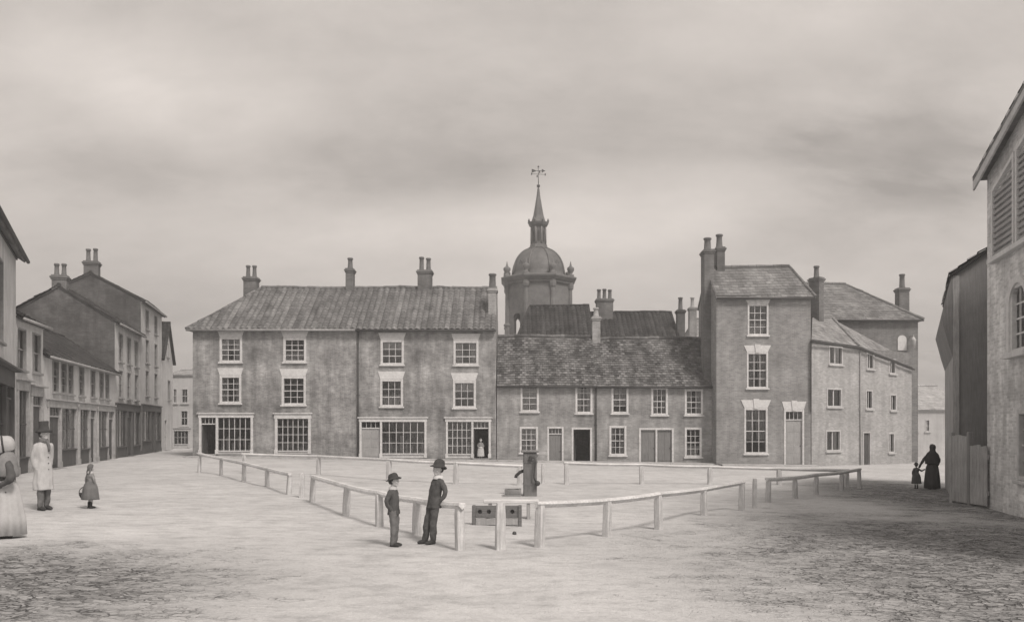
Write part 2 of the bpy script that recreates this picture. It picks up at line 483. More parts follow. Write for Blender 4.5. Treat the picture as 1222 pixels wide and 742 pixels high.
        if lint:
            q = MB(); q.prism([(t0+.02, zl+.002), (t1-.02, zl+.002), (t1+.12, z1), (t0-.12, z1)], -.035, .05)
            if key:
                xc = (t0+t1)/2; q.prism([(xc-.1, zl-.03), (xc+.1, zl-.03), (xc+.16, z1+.06), (xc-.16, z1+.06)], -.075, -.036)
            q.build('lintel', M['stone_white'], d)
        if step:
            q = MB(); q.box(t0-.05, t1+.05, -.32, .14, z0-.3, z0+.0, 0, .02); q.build('doorstep', M['stone'], d)
        return d
    def shop(s, r, cells, fascia=.22, mat=None, pil=.12, stall=.45, bars=(5, 3), doormat=None, cornice=.14):
        """one shopfront; cells: list of ('w'|'d', fraction)"""
        t0, t1, z0, z1 = r; mat = mat or M['white']
        s.holes.append((t0, t1, z0, z1-fascia))
        mb = MB()
        mb.box(t0-.04, t1+.04, -.07, .06, z1-fascia, z1, 0, .012)
        mb.box(t0-.1, t1+.1, -cornice, .0, z1+.002, z1+.07, 0, .015)
        tot = sum(c[1] for c in cells); x = t0; xs = [t0]
        for c in cells: x += (t1-t0)*c[1]/tot; xs.append(x)
        for i, xx in enumerate(xs):
            w = pil
            a = xx if i == 0 else (xx-w if i == len(xs)-1 else xx-w/2)
            mb.box(a, a+w, -.065, .1, z0, z1-fascia-.002, 0, .01)
            mb.box(a-.03, a+w+.03, -.09, -.066, z0, z0+.25, 0, .01)
        sf = mb.build('shopfront', mat, s.root)
        for i, c in enumerate(cells):
            a0 = xs[i]+(pil if i == 0 else pil/2); a1 = xs[i+1]-(pil if i == len(cells)-1 else pil/2)
            zt = z1-fascia-.004
            if c[0] == 'w':
                q = MB(); q.box(a0, a1, -.02, .1, z0, z0+stall, 0, .01); q.box(a0, a1, -.09, -.022, z0+stall-.06, z0+stall, 0, .01)
                nc, nr = c[2] if len(c) > 2 else bars
                for k in range(1, nc):
                    xx = a0+(a1-a0)*k/nc; q.box(xx-.016, xx+.016, .02, .06, z0+stall+.002, zt)
                for k in range(1, nr):
                    zz = z0+stall+(zt-z0-stall)*k/nr; q.box(a0, a1, .024, .058, zz-.014, zz+.014)
                q.build('window_bars', c[3] if len(c) > 3 else mat, sf)
                g = MB(); g.face([(a0, .05, z0+stall), (a1, .05, z0+stall), (a1, .05, zt), (a0, .05, zt)]); g.build('pane', M['glass'], sf)
                dsp = MB()
                H = zt-z0-stall
                dsp.box(a0+.03, a1-.03, .2, .55, z0+stall, z0+stall+.05)
                n = max(3, int((a1-a0)/.28))
                for k in range(n):
                    xx = a0+(a1-a0)*(k+.5)/n; hh = H*R.uniform(.2, .6); ww = R.uniform(.05, .11)
                    if R.random() < .5: dsp.box(xx-ww, xx+ww, .25, .4, z0+stall+.052, z0+stall+.05+hh)
                    else: dsp.lathe([(ww*.6, 0), (ww, hh*.3), (ww*.9, hh*.7), (ww*.4, hh)], (xx, .35, z0+stall+.052), 10)
                if c[2:] and len(c) > 4 and c[4]: dsp.face([(a0, .16, zt-H*c[4]), (a1, .16, zt-H*c[4]), (a1, .16, zt), (a0, .16, zt)])
                dsp.build('window_display', M['cloth_mid'] if R.random() < .5 else M['cloth_pale'], sf)
            else:
                st = c[2] if len(c) > 2 else 'closed'
                fan = .32
                q = MB(); q.box(a0, a1, .02, .1, zt-fan-.06, zt-fan)
                for k in range(1, 4):
                    xx = a0+(a1-a0)*k/4; q.box(xx-.012, xx+.012, .04, .07, zt-fan, zt)
                q.build('transom', mat, sf)
                g = MB(); g.face([(a0, .055, zt-fan), (a1, .055, zt-fan), (a1, .055, zt), (a0, .055, zt)]); g.build('fanlight', M['glass'], sf)
                if st != 'open':
                    lf = MB(); zt2 = zt-fan-.064; H = zt2-z0; W = a1-a0
                    lf.box(a0+.004, a1-.004, .07, .11, z0+.02, zt2)
                    for j in range(3):
                        for k in range(2):
                            px0 = a0+W*(.1+.43*k); lf.box(px0, px0+W*.37, .058, .07, z0+H*(.06+j*.3), z0+H*(.06+j*.3+.24), 0, .008)
                    lf.build('door_leaf', doormat or M['door_pale'], sf)
                else:
                    lf = MB(); W = a1-a0; lf.box(a0+.01, a0+.05, .1, .1+W*.95, z0+.02, zt-fan-.07); lf.build('door_leaf', M['door_dark'], sf)
                q = MB(); q.box(a0-.05, a1+.05, -.3, .12, z0-.3, z0+.004, 0, .02); q.build('doorstep', M['stone'], sf)
        return sf
    # ---- shell
    def shell(s, wall_mat, t0, t1, ze, D, rise=None, ends=('gable', 'gable'), roof_mat=None, kind='pantile', tw=.3, th=.3, oh=.22, ohe=.1, seed=3, gut=None, side_mat=None, front_gable=None, roof=True, base=-.7, zr=None, tilt=0.0, ridge_y=None, hips=(0, 0)):
        mb = MB()
        # front wall with openings
        hs = [h for h in s.holes]
        xs = sorted({t0, t1} | {h[0] for h in hs} | {h[1] for h in hs}); zs = sorted({base, ze} | {h[2] for h in hs} | {h[3] for h in hs})
        xs = [x for x in xs if t0-1e-6 <= x <= t1+1e-6]
        zs = [z for z in zs if base-1e-6 <= z <= ze+1e-6]
        top = lambda x, z: z if z < ze-1e-6 else ze + tilt*(x-t0)
        for i in range(len(xs)-1):
            for j in range(len(zs)-1):
                xc, zc = (xs[i]+xs[i+1])/2, (zs[j]+zs[j+1])/2
                if any(h[0] < xc < h[1] and h[2] < zc < h[3] for h in hs): continue
                mb.face([(xs[i], 0, zs[j]), (xs[i+1], 0, zs[j]), (xs[i+1], 0, top(xs[i+1], zs[j+1])), (xs[i], 0, top(xs[i], zs[j+1]))])
        dp = .22
        for a, b, c, d in hs:
            mb.face([(a,0,c),(a,dp,c),(a,dp,d),(a,0,d)]); mb.face([(b,0,c),(b,0,d),(b,dp,d),(b,dp,c)])
            mb.face([(a,0,d),(a,dp,d),(b,dp,d),(b,0,d)]); mb.face([(a,0,c),(b,0,c),(b,dp,c),(a,dp,c)])
        zr = zr if zr is not None else ze + (rise or 0)
        yr = ridge_y if ridge_y is not None else D/2
        ze2 = ze + tilt*(t1-t0)
        for x, end, zz in ((t0, ends[0], ze), (t1, ends[1], ze2)):
            pts = [(x, 0, base), (x, D, base), (x, D, zz)] + ([(x, yr, zr)] if end == 'gable' else []) + [(x, 0, zz)]
            mb.face(pts, None, 1 if side_mat else 0)
        mb.face([(t0, D, base), (t1, D, base), (t1, D, ze2), (t0, D, ze)])
        mb.face([(t0+.01, .01, -.15), (t1-.01, .01, -.15), (t1-.01, D-.01, -.15), (t0+.01, D-.01, -.15)])   # ground floor
        for k in range(1, 4):                                                                            # upper floors keep rooms dark
            zz = k*ze/3.0 if ze > 6 else k*ze/2.0
            if zz < ze - .3: mb.face([(t0+.01, .6, zz), (t1-.01, .6, zz), (t1-.01, D-.01, zz), (t0+.01, D-.01, zz)])
        if front_gable:       # gable turned to the front: (apex x, apex z)
            mb.face([(t0, 0, ze), (t1, 0, ze), (front_gable[0], 0, front_gable[1])]); mb.face([(t0, D, ze), (t1, D, ze), (front_gable[0], D, front_gable[1])])
        s.wall = mb.build('wall', [wall_mat] + ([side_mat] if side_mat else []), s.root)
        if not roof: return
        rb = MB()
        if front_gable:
            gx, gzp = front_gable; o = ohe
            sl0 = (gzp-ze)/(gx-t0); sl1 = (gzp-ze)/(t1-gx)
            tiles(rb, [(t0-oh, -o, ze-oh*sl0), (gx, -o, gzp), (gx, D+o, gzp), (t0-oh, D+o, ze-oh*sl0)], kind, tw, th, seed)
            tiles(rb, [(t1+oh, -o, ze-oh*sl1), (t1+oh, D+o, ze-oh*sl1), (gx, D+o, gzp), (gx, -o, gzp)], kind, tw, th, seed+1)
            ridge(rb, (gx, -o, gzp+.04), (gx, D+o, gzp+.04))
        else:
            sl = (zr-ze)/yr; slb = (zr-ze)/(D-yr)
            l0 = -ohe if ends[0] == 'gable' else hips[0]; l1 = ohe if ends[1] == 'gable' else -hips[1]
            e0 = t0-(ohe if ends[0] == 'gable' else oh); e1 = t1+(ohe if ends[1] == 'gable' else oh)
            Rl = (t0+l0, yr, zr); Rr = (t1+l1, yr, zr)
            fz = ze-oh*sl
            tiles(rb, [(e0, -oh, fz), (e1, -oh, fz+tilt*(t1-t0)), Rr, Rl], kind, tw, th, seed)
            tiles(rb, [(e1, D+oh, ze-oh*slb), (e0, D+oh, ze-oh*slb), Rl, Rr], kind, tw, th, seed+1)
            if ends[0] == 'hip': tiles(rb, [(e0, D+oh, fz), (e0, -oh, fz), Rl], kind, tw, th, seed+2); ridge(rb, (e0, -oh, fz+.05), Rl, .09); ridge(rb, (e0, D+oh, fz+.05), Rl, .09)
            if ends[1] == 'hip': tiles(rb, [(e1, -oh, fz), (e1, D+oh, fz), Rr], kind, tw, th, seed+3); ridge(rb, (e1, -oh, fz+.05), Rr, .09); ridge(rb, (e1, D+oh, fz+.05), Rr, .09)
            ridge(rb, (Rl[0], yr, zr+.04), (Rr[0], yr, zr+.04))
            if gut:
                g = MB(); g.tube([(e0+.02, -oh-.05, fz-.04), (e1-.02, -oh-.05, fz-.04+tilt*(t1-t0))], .06, 8)
                g.box(e0+.04, e1-.04, -.05, -.002, ze-.22, ze-.02) if not tilt else None
                g.build('gutter', gut, s.root)
        ph = R.uniform(0, 50) if not s.root.get('group', '').startswith(('three', 'low')) else 3.0
        wx = s.A.x                                       # old roofs sag and ripple a little
        rb.v = [(x, y, z + .07*noise.noise(Vector(((x+wx)*.22, y*.2, ph))) + .022*noise.noise(Vector(((x+wx)*.9, y*.9, ph)))) for x, y, z in rb.v]
        s.roof = rb.build('roof', roof_mat, s.root)
    def chimney(s, u0, u1, vtop, vbase, Y, dep=.6, **k):
        a = s.L(u0, vtop, Y); b = s.L(u1, vbase, Y)
        x0, x1 = min(a.x, b.x), max(a.x, b.x)
        k.setdefault('pot_px', 10); hp = k.pop('pot_px')/F*Y
        return s.stack(x0, x1, a.y-dep/2, a.y+dep/2, a.z, b.z-k.pop('sink', 1.2), hp, **k)
    def stack(s, x0, x1, y0, y1, zt, zb, hp, pots=1, axis='x', mat=None, pot_mat=None, pot_r=None):
        mb = MB(); mb.box(x0, x1, y0, y1, zb, zt-.26)
        for e, a, b in ((.045, .258, .17), (.085, .168, .08), (.03, .078, 0)):
            mb.box(x0-e, x1+e, y0-e, y1+e, zt-a, zt-b, 0, .012)
        c = mb.build('chimney', mat or M['brick_stack'], s.root)
        w = (x1-x0) if axis == 'x' else (y1-y0)
        r = pot_r or min(.17, w/pots*.36)
        for i in range(pots):
            q = MB(); f = (i+.5)/pots
            x, y = (x0+(x1-x0)*f, (y0+y1)/2) if axis == 'x' else ((x0+x1)/2, y0+(y1-y0)*f)
            hh = hp*R.uniform(.94, 1.04)
            q.lathe([(r*1.05, 0), (r*1.12, .05), (r*.95, .1), (r*.85, hh*.55), (r*.82, hh-.12), (r*1.05, hh-.1), (r*1.05, hh-.03), (r*.9, hh), (r*.65, hh), (r*.6, hh-.3)], (x, y, zt-.01), 12, 0, True)
            q.build('chimney_pot', pot_mat or M['pot'], c)
        return c
    def pipe(s, u, v0, v1, mat=None, y=-.07, r=.045):
        t, za = s.sz(u, v0); _, zb = s.sz(u, v1)
        mb = MB(); mb.tube([(t, y, za), (t, y, zb)], r, 8)
        n = 4
        for k in range(n+1): mb.box(t-.075, t+.075, y+.02, -.004, za+(zb-za)*k/n-.03, za+(zb-za)*k/n+.03)
        mb.build('drainpipe', mat or M['gutter'], s.root)

# ================================================================== the far side of the square
YF = 47.5
def fx(u, Y=YF): return (u-U0)/F*Y

# --- long red-tiled terrace, first house (hipped end)
b = Bld('terraced_house', 'three-storey brick house with hipped tiled roof end and two small-paned shop windows', 'house', (fx(230), YF), (fx(425), YF), 'three-storey houses under the long tiled roof')
b.window(b.rect(262, 289, 394, 432), 3, 4, .38, .13, curtain='pair'); b.window(b.rect(338, 365.5, 395, 432), 3, 4, .38, .13, curtain='half')
b.window(b.rect(262, 288, 439, 481), 3, 4, .42, .13, curtain='pair'); b.window(b.rect(336, 365, 440, 483), 3, 4, .42, .13, curtain='none')
b.shop(b.rect(237.5, 302, 494, 541.5), [('d', 1.0, 'open'), ('w', 2.0, (6, 3))], doormat=M['door_dark'], stall=.2, pil=.13, fascia=.2)
b.shop(b.rect(328, 371, 494, 541.5), [('w', 1, (6, 4))], stall=.2, pil=.15, fascia=.26)
zA_t = b.zA; ze = b.sz(327, 389.5)[1]; zr = b.L(360, 344, 51.5).z; ze_t, zr_t = ze+b.zA, zr+b.zA
b.shell(M['brick_main'], 0, b.len, ze, 8, zr=zr, ends=('hip', 'gable'), roof_mat=M['pantile'], tw=.33, th=.34, oh=.28, ohe=0.0, hips=(2.7, 0), gut=M['gutter_pale'], seed=11)
b.chimney(292.5, 307.5, 331, 347, 51.4, .7, pots=2, pot_px=14)
b.chimney(413.5, 422.5, 321, 343, 51.5, .6, pots=1, pot_px=14)

# --- second house of the terrace
b = Bld('terraced_house', 'three-storey brick house with two shopfronts, a child standing in its doorway', 'house', (fx(425)+.012, YF), (fx(592), YF), 'three-storey houses under the long tiled roof')
b.window(b.rect(454, 482, 397, 435), 3, 3, .4, .13, curtain='blind'); b.window(b.rect(541, 571, 398, 435.5), 3, 3, .4, .13, curtain='pair')
b.window(b.rect(453.5, 481, 443, 485), 3, 3, .44, .13, curtain='half'); b.window(b.rect(540.5, 568, 445, 486.5), 3, 3, .44, .13, curtain='blind')
b.shop(b.rect(429, 509, 499, 546), [('d', 1.0), ('w', 2.1, (6, 3))], doormat=M['door_pale'], stall=.25, fascia=.2)
b.shop(b.rect(532, 585.6, 499, 546.5), [('w', 1.45, (5, 4)), ('d', 1.0, 'open')], stall=.25, fascia=.2)
ze = ze_t-b.zA-.02; zr = zr_t-b.zA
b.shell(M['brick_main'], 0, b.len, ze, 8, zr=zr, ends=('gable', 'gable'), roof_mat=M['pantile'], tw=.33, th=.34, oh=.28, ohe=0.0, gut=M['gutter'], seed=12)
b.chimney(499, 515.5, 323, 348, 51.5, .7, pots=2, pot_px=16, sink=1.5)
b.chimney(583, 592.5, 345, 388, 49.0, .8, pots=1, pot_px=18, mat=M['brick_stack_pale'], sink=.5, pot_r=.22)
b.pipe(427.5, 396, 547)

# --- two low cottages
ze_c = None
b = Bld('cottage', 'low brick cottage with one grey boarded door and one dark open doorway', 'cottage', (fx(592.5)+.02, YF), (fx(712), YF), 'low cottages under the rough tiled roof')
b.window(b.rect(621, 643, 457.5, 491), 2, 4, 0, .12, curtain='full'); b.window(b.rect(686.5, 707, 459, 493), 2, 4, 0, .12, curtain='pair')
b.window(b.rect(620, 642, 509, 540), 3, 4, 0, .12, curtain='full')
b.door(b.rect(653, 672.5, 509, 555), .1, M['door_grey'], panels=1, fan=.28); b.door(b.rect(682, 706.5, 510, 551), .11, M['door_dark'], panels=2, openin=True)
zA0 = b.zA; ze = b.sz(652, 456.5)[1]; zr = b.L(652, 402.5, 50.3).z
b.shell(M['brick_cottage'], 0, b.len, ze, 5.6, zr=zr, roof_mat=M['tile_rough'], kind='plain', tw=.26, th=.2, oh=.2, ohe=0.0, gut=M['gutter'], seed=21)
b.pipe(711, 463, 552); wz, wr = ze+b.zA, zr+b.zA
b.chimney(706.5, 716, 378, 404, 50.3, .5, pots=1, pot_px=11, mat=M['brick_stack_pale'], pot_mat=M['pot_pale'], sink=1.2)
b = Bld('cottage', 'low brick cottage with a double boarded door beside the tall brick house', 'cottage', (fx(712)+.012, YF), (fx(854), YF), 'low cottages under the rough tiled roof')
b.window(b.rect(729.5, 750, 460, 493), 2, 4, 0, .12, curtain='top'); b.window(b.rect(777, 797, 462, 495), 3, 4, 0, .12, curtain='full'); b.window(b.rect(817, 839, 464, 495), 3, 4, 0, .12, curtain='pair')
b.window(b.rect(727, 747.5, 508, 543), 3, 4, 0, .12, curtain='pair'); b.window(b.rect(817, 837.5, 510, 545), 3, 4, 0, .12, curtain='half')
b.door(b.rect(762.5, 804, 510.5, 552), .11, M['door_grey'], panels=1, leaves=2)
b.shell(M['brick_cottage'], 0, b.len, wz-b.zA-.03, 5.6, zr=wr-b.zA-.12, roof_mat=M['tile_rough'], kind='plain', tw=.26, th=.2, oh=.2, ohe=0.0, gut=M['gutter'], seed=22)

# --- roofs rising behind the cottages
b = Bld('dark_roofed_house', 'dark-tiled house behind the cottages, just below the domed tower', 'house', (fx(616, 58), 58), (fx(708, 58), 58), 'dark tiled houses behind the cottages')
b.shell(M['brick_rear'], 0, b.len, b.sz(660, 402)[1]-.6, 8, zr=b.L(660, 365.5, 62).z, ends=('hip', 'gable'), hips=(1.0, 0), roof_mat=M['tile_dark'], kind='pantile', tw=.33, th=.34, ohe=.1, seed=31)
b = Bld('dark_roofed_house', 'dark-tiled house behind the cottages with a triple-pot chimney and a slim dark stack', 'house', (fx(710, 58.3), 58.3), (fx(814, 58.3), 58.3), 'dark tiled houses behind the cottages')
b.shell(M['brick_rear'], 0, b.len, b.sz(760, 404)[1]-.6, 8, zr=b.L(760, 373.5, 62.3).z, ends=('gable', 'gable'), roof_mat=M['tile_dark'], kind='pantile', tw=.33, th=.34, ohe=.05, seed=32)
b.chimney(711.5, 731, 357, 374, 61.8, .8, pots=3, pot_px=12, sink=2.5, pot_r=.15)
b.chimney(807.5, 816.5, 370, 405, 60.2, .6, pots=1, pot_px=15, mat=M['brick_dark'], sink=1.5)
b = Bld('back_house', 'pale-roofed house with a buff chimney showing beside the tall brick stacks', 'house', (fx(815, 68), 68), (fx(878, 68), 68))
b.shell(M['brick_rear'], 0, b.len, b.sz(830, 410)[1]-1.0, 7, zr=b.L(835, 381, 71.5).z, ends=('hip', 'gable'), hips=(1.8, 0), roof_mat=M['slate_pale'], kind='slate', tw=.3, th=.25, seed=33)
b.chimney(822, 830.5, 367, 384, 70, .6, pots=1, pot_px=13, mat=M['brick_stack_pale'], pot_mat=M['pot_pale'], sink=2.2)

# --- tall house
YT = 46.4
b = Bld('tall_house', 'tall narrow three-storey brick house with stone lintels and two tall chimney stacks', 'house', (fx(855, YT), YT), (fx(967.5, YT), YT))
b.window(b.rect(892, 917, 355, 400), 3, 4, .36, .1, curtain='half', key=True, splay=.16); b.window(b.rect(891, 916.5, 412, 463), 3, 4, .38, .1, curtain='full', key=True, splay=.16)
b.window(b.rect(888, 916, 477, 541), 3, 4, .46, .1, curtain='top', key=True, splay=.18)
b.door(b.rect(935.5, 959.5, 479, 557), .1, M['door_pale'], panels=4, fan=.42, lint=.46, key=True)
ze = b.sz(910, 352)[1]; zr = b.L(900, 319, 48.6).z
b.shell(M['brick_tall'], 0, b.len, ze, 4.4, zr=zr, ends=('gable', 'hip'), hips=(0, .45), roof_mat=M['slate'], kind='slate', tw=.36, th=.28, oh=.2, ohe=.05, gut=M['gutter'], seed=41)
b.chimney(838.5, 850, 299, 395, 48.1, .9, pots=1, pot_px=15, sink=4.0, pot_r=.22)
b.chimney(853.8, 863, 296, 330, 48.7, .8, pots=1, pot_px=16, sink=3.0, pot_r=.2)

# --- whitewashed house, turned away from the square
A = Vector((fx(968.5, 46.5), 46.5)); B = Vector((fx(1088, 52), 52))
b = Bld('limewashed_house', 'pale limewashed three-storey house with small casement windows and a narrow plank door', 'house', A, B)
for r, c in (((989, 1005.5, 413, 435), 2), ((986.5, 1004.5, 463, 485.5), 2), ((985.5, 1003, 513, 538), 2), ((1034, 1043, 419, 440.5), 2), ((1033, 1041.5, 465, 488), 2), ((1061, 1069, 428, 446), 2), ((1062, 1070, 470, 490), 2), ((1060, 1067.5, 516, 540), 2)):
    b.window(b.rect(*r), c, 1, 0, .09, curtain=R.choice(['none', 'pair', 'half']), mat=M['trim'], sash=False, bar=.09 if c == 2 and r[1]-r[0] > 12 else .05)
b.door(b.rect(1029.5, 1039, 515, 559), .08, M['door_dark'], M['trim'], panels=1)
z0 = b.sz(969, 404)[1]; z1 = b.sz(1088, 437)[1]
b.shell(M['brick_pale'], 0, b.len, z0, 3.2, zr=z0, tilt=(z1-z0)/b.len, ends=('flat', 'flat'), roof=False)
rb = MB()
E0 = b.L(968.5, 405, 46.2); E1 = b.L(1024.5, 413, 48.7); E2 = b.L(1090, 438.5, 51.9)
R0 = b.L(969.5, 379, 50.0); R1 = b.L(994, 381, 51.0); R2 = b.L(1076, 425, 53.3)
tiles(rb, [E0, E1, R1], 'slate', .3, .24, 51); tiles(rb, [E0, R1, R0], 'slate', .3, .24, 52); tiles(rb, [E1, E2, R2], 'slate', .3, .24, 53); tiles(rb, [E1, R2, R1], 'slate', .3, .24, 54)
ridge(rb, E1+Vector((0,0,.05)), R1+Vector((0,0,.06)), .09)
rb.face([R0, R1, Vector((R1.x, R1.y, 0)), Vector((R0.x, R0.y, 0))]); rb.face([E0, R0, Vector((R0.x, R0.y, 3)), Vector((E0.x, E0.y, 3))])
rb.build('roof', M['slate_pale'], b.root)
g = MB(); g.tube([E0+Vector((0,-.06,-.12)), E1+Vector((0,-.06,-.12)), E2+Vector((0,-.06,-.12))], .06, 8); g.build('gutter', M['gutter'], b.root)
b.chimney(971.5, 982.5, 331, 379, 50.0, .7, pots=1, pot_px=14, sink=2.5)
b.pipe(1025.5, 420, 556, M['gutter_pale'], r=.035)

YR = 54.2
b = Bld('slate_hipped_house', 'broad dark brick house with hipped slate roof rising behind the limewashed house', 'house', (fx(972, YR), YR), (fx(1095.5, YR), YR))
ze = b.sz(1045, 379)[1]
# blind arched recess and lamp bracket on its wall
r = b.rect(1071, 1081.5, 400, 418)
b.shell(M['brick_rear'], 0, b.len, ze, 8.4, zr=b.L(1000, 339.5, 58.4).z, ends=('gable', 'hip'), hips=(0, 3.0), roof_mat=M['slate'], kind='slate', tw=.34, th=.26, oh=.25, gut=M['gutter'], seed=61)
q = MB(); c = (r[0]+r[1])/2; w = (r[1]-r[0])/2
pts = [(c-w, r[2]), (c+w, r[2])] + [(c+w*math.cos(PI*i/10), r[3]-w+w*math.sin(PI*i/10)) for i in range(11)]
q.prism(pts, -.05, .0); q.build('blind_arch', M['stone_white'], b.root)
q = MB(); t, z = b.sz(1086, 410); q.box(t-.03, t+.03, -.5, 0, z+.45, z+.5); q.lathe([(.1, -.3), (.17, .15), (.19, .2), (.04, .42), (.03, .46)], (t, -.45, z), 6); q.build('wall_lantern', M['trim'], b.root)
b.chimney(1070.5, 1082.5, 344, 374, 56.2, .65, pots=1, pot_px=18, sink=2.2, mat=M['brick_stack'], pot_r=.19)

# --- distant house seen down the lane
b = Bld('distant_house', 'low pale house closing the lane beyond the limewashed house', 'house', (fx(1078, 66), 66), (fx(1140, 66), 66))
b.window(b.rect(1104, 1110, 500, 515), 2, 2, 0, .1, curtain='none', mat=M['trim']); b.window(b.rect(1090, 1096, 500, 515), 2, 2, 0, .1, curtain='none', mat=M['trim'])
b.shell(M['render_grey'], 0, b.len, b.sz(1110, 487)[1], 6, zr=b.L(1110, 461, 69).z, roof_mat=M['hazed_roof'], kind='slate', tw=.3, th=.25, seed=71)

# ================================================================== the street running off on the other side
S = [Vector(p) for p in ((-11.72, 17.75), (-16.4, 27.7), (-17.6, 29.7), (-18.3, 32.7), (-21.0, 44.3), (-22.5, 50.8), (-24.07, 57.6), (-25.06, 61.9))]
b = Bld('corner_shop', 'pale shop cut by the picture edge, its heavy eaves jutting over a dark shopfront', 'shop', S[0], S[1], 'buildings along the receding street')
L_ = b.len
def tz(b, u, z0, z1, w): # helper: opening centred on column u
    t = b.sz(u, 500)[0]; return (t-w/2, t+w/2, z0, z1)
for u in (-60, 0): b.window(tz(b, u, 4.2, 6.6, 1.2), 2, 4, 0, .06, curtain='none', mat=M['trim_dark'])
b.shop((b.sz(-70, 500)[0], b.sz(15, 500)[0], 0, 3.5), [('w', 1.6, (3, 2), M['shop_dark']), ('d', 1), ('w', 1.6, (3, 2), M['shop_dark']), ('d', .9)], fascia=.5, mat=M['shop_dark'], doormat=M['door_dark'], stall=.7, cornice=.3)
b.shell(M['render_street'], 0, L_, 7.5, 8, zr=10.4, roof_mat=M['slate'], kind='slate', tw=.3, th=.25, oh=.3, ohe=.1, gut=M['gutter'], seed=81)

b = Bld('narrow_shop', 'narrow two-storey shop with dark doors squeezed between corner shop and long low row', 'shop', S[2], S[3], 'buildings along the receding street')
for u in (25.5, 43.5): b.window(tz(b, u, 3.75, 5.25, .95), 2, 2, 0, .06, curtain='none', mat=M['trim_dark'])
L_ = b.len
b.shop((.1, L_*.45, 0, 3.35), [('w', 1, (2, 2), M['shop_dark'])], fascia=.35, mat=M['trim_mid'], stall=.6, cornice=.22); b.shop((L_*.52, L_-.1, 0, 3.2), [('d', 1)], fascia=.35, mat=M['trim_mid'], doormat=M['door_dark'], cornice=.22)
b.shell(M['render_street'], 0, L_, 5.7, 6, zr=7.4, roof_mat=M['tile_dark'], kind='plain', tw=.26, th=.2, oh=.25, ohe=.05, gut=M['gutter_pale'], seed=82)

b = Bld('shop_row', 'long low two-storey row with seven upper windows and pale shopfronts', 'shop', S[3], S[4], 'buildings along the receding street')
L_ = b.len
for u in (66.2, 76, 84, 97, 110.7, 121, 127.8): b.window(tz(b, u, 3.1, 4.42, .82 if u < 115 else .8), 2, 4, 0, .06, curtain=R.choice(['none', 'half']), mat=M['trim_dark'])
t = lambda u: b.sz(u, 500)[0]
b.shop((.5, t(91), 0, 2.75), [('d', 1), ('w', 1.4, (2, 2), M['shop_dark'])], fascia=.28, mat=M['trim_mid'], doormat=M['door_dark'], stall=.75)
b.shop((t(93.5), t(114), 0, 2.75), [('w', 1.2, (3, 2), M['shop_dark']), ('d', .8)], fascia=.28, mat=M['trim_mid'], doormat=M['door_dark'], stall=.7)
b.shop((t(116), L_-.25, 0, 2.75), [('w', 1.2, (3, 2), M['shop_dark']), ('d', .8)], fascia=.28, mat=M['trim_mid'], doormat=M['door_dark'], stall=.7)
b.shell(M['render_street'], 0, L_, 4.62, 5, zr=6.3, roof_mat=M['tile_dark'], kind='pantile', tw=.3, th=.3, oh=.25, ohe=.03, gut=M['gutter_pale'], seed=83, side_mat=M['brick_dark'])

b = Bld('gabled_shop', 'three-storey shop with tall dark gable end above the low row', 'shop', S[4], S[5], 'buildings along the receding street')
L_ = b.len
for f in (.2, .5, .8):
    b.window((L_*f-.5, L_*f+.5, 5.2, 6.75), 2, 4, 0, .06, curtain='none', mat=M['trim_dark']); b.window((L_*f-.5, L_*f+.5, 3.25, 4.75), 2, 4, 0, .06, curtain='none', mat=M['trim_dark'])
b.shop((.15, L_-.3, 0, 2.9), [('w', 1.4, (3, 1), M['shop_dark']), ('d', .8), ('w', 1.2, (3, 1), M['shop_dark'])], fascia=.35, mat=M['shop_dark'], doormat=M['door_dark'], stall=.6)
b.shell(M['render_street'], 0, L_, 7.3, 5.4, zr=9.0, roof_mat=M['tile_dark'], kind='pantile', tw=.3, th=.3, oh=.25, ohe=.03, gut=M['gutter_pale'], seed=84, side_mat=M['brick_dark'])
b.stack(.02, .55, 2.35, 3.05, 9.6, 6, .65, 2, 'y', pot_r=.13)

b = Bld('tallest_shop', 'tallest four-storey shop of the street with twin-pot chimney on its dark gable', 'shop', S[5], S[6], 'buildings along the receding street')
L_ = b.len
for f in (.27, .68):
    for z0, z1 in ((7.75, 9.0), (5.65, 7.15), (3.6, 5.2)): b.window((L_*f-.5, L_*f+.5, z0, z1), 2, 4, 0, .06, curtain='none', mat=M['trim_dark'])
b.shop((.15, L_-.5, 0, 3.0), [('w', 1.6, (3, 1), M['shop_dark']), ('d', .8), ('w', 1.2, (3, 1), M['shop_dark'])], fascia=.35, mat=M['shop_dark'], doormat=M['door_dark'], stall=.8)
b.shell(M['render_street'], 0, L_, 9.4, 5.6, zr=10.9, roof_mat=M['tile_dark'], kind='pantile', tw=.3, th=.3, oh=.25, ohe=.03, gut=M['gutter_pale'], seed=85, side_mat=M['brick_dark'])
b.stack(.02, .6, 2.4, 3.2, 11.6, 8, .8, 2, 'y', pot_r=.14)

b = Bld('gable_fronted_house', 'narrow house at the street end showing a pointed gable towards the street', 'house', S[6]+Vector((-.01, .05)), S[7], 'buildings along the receding street')
L_ = b.len
b.window((L_*.5-.4, L_*.5+.4, 6.6, 7.6), 2, 2, 0, .06, curtain='none', mat=M['trim_dark']); b.window((L_*.62-.45, L_*.62+.45, 3.6, 5.0), 2, 2, 0, .06, curtain='none', mat=M['trim_dark'])
b.door((L_*.3-.5, L_*.3+.5, 0, 2.2), .09, M['door_dark'], M['trim'], panels=2)
b.shell(M['render_street'], 0, L_, 6.5, 7, front_gable=(L_/2, 9.0), roof_mat=M['tile_dark'], kind='pantile', tw=.3, th=.3, oh=.2, ohe=.2, seed=86)

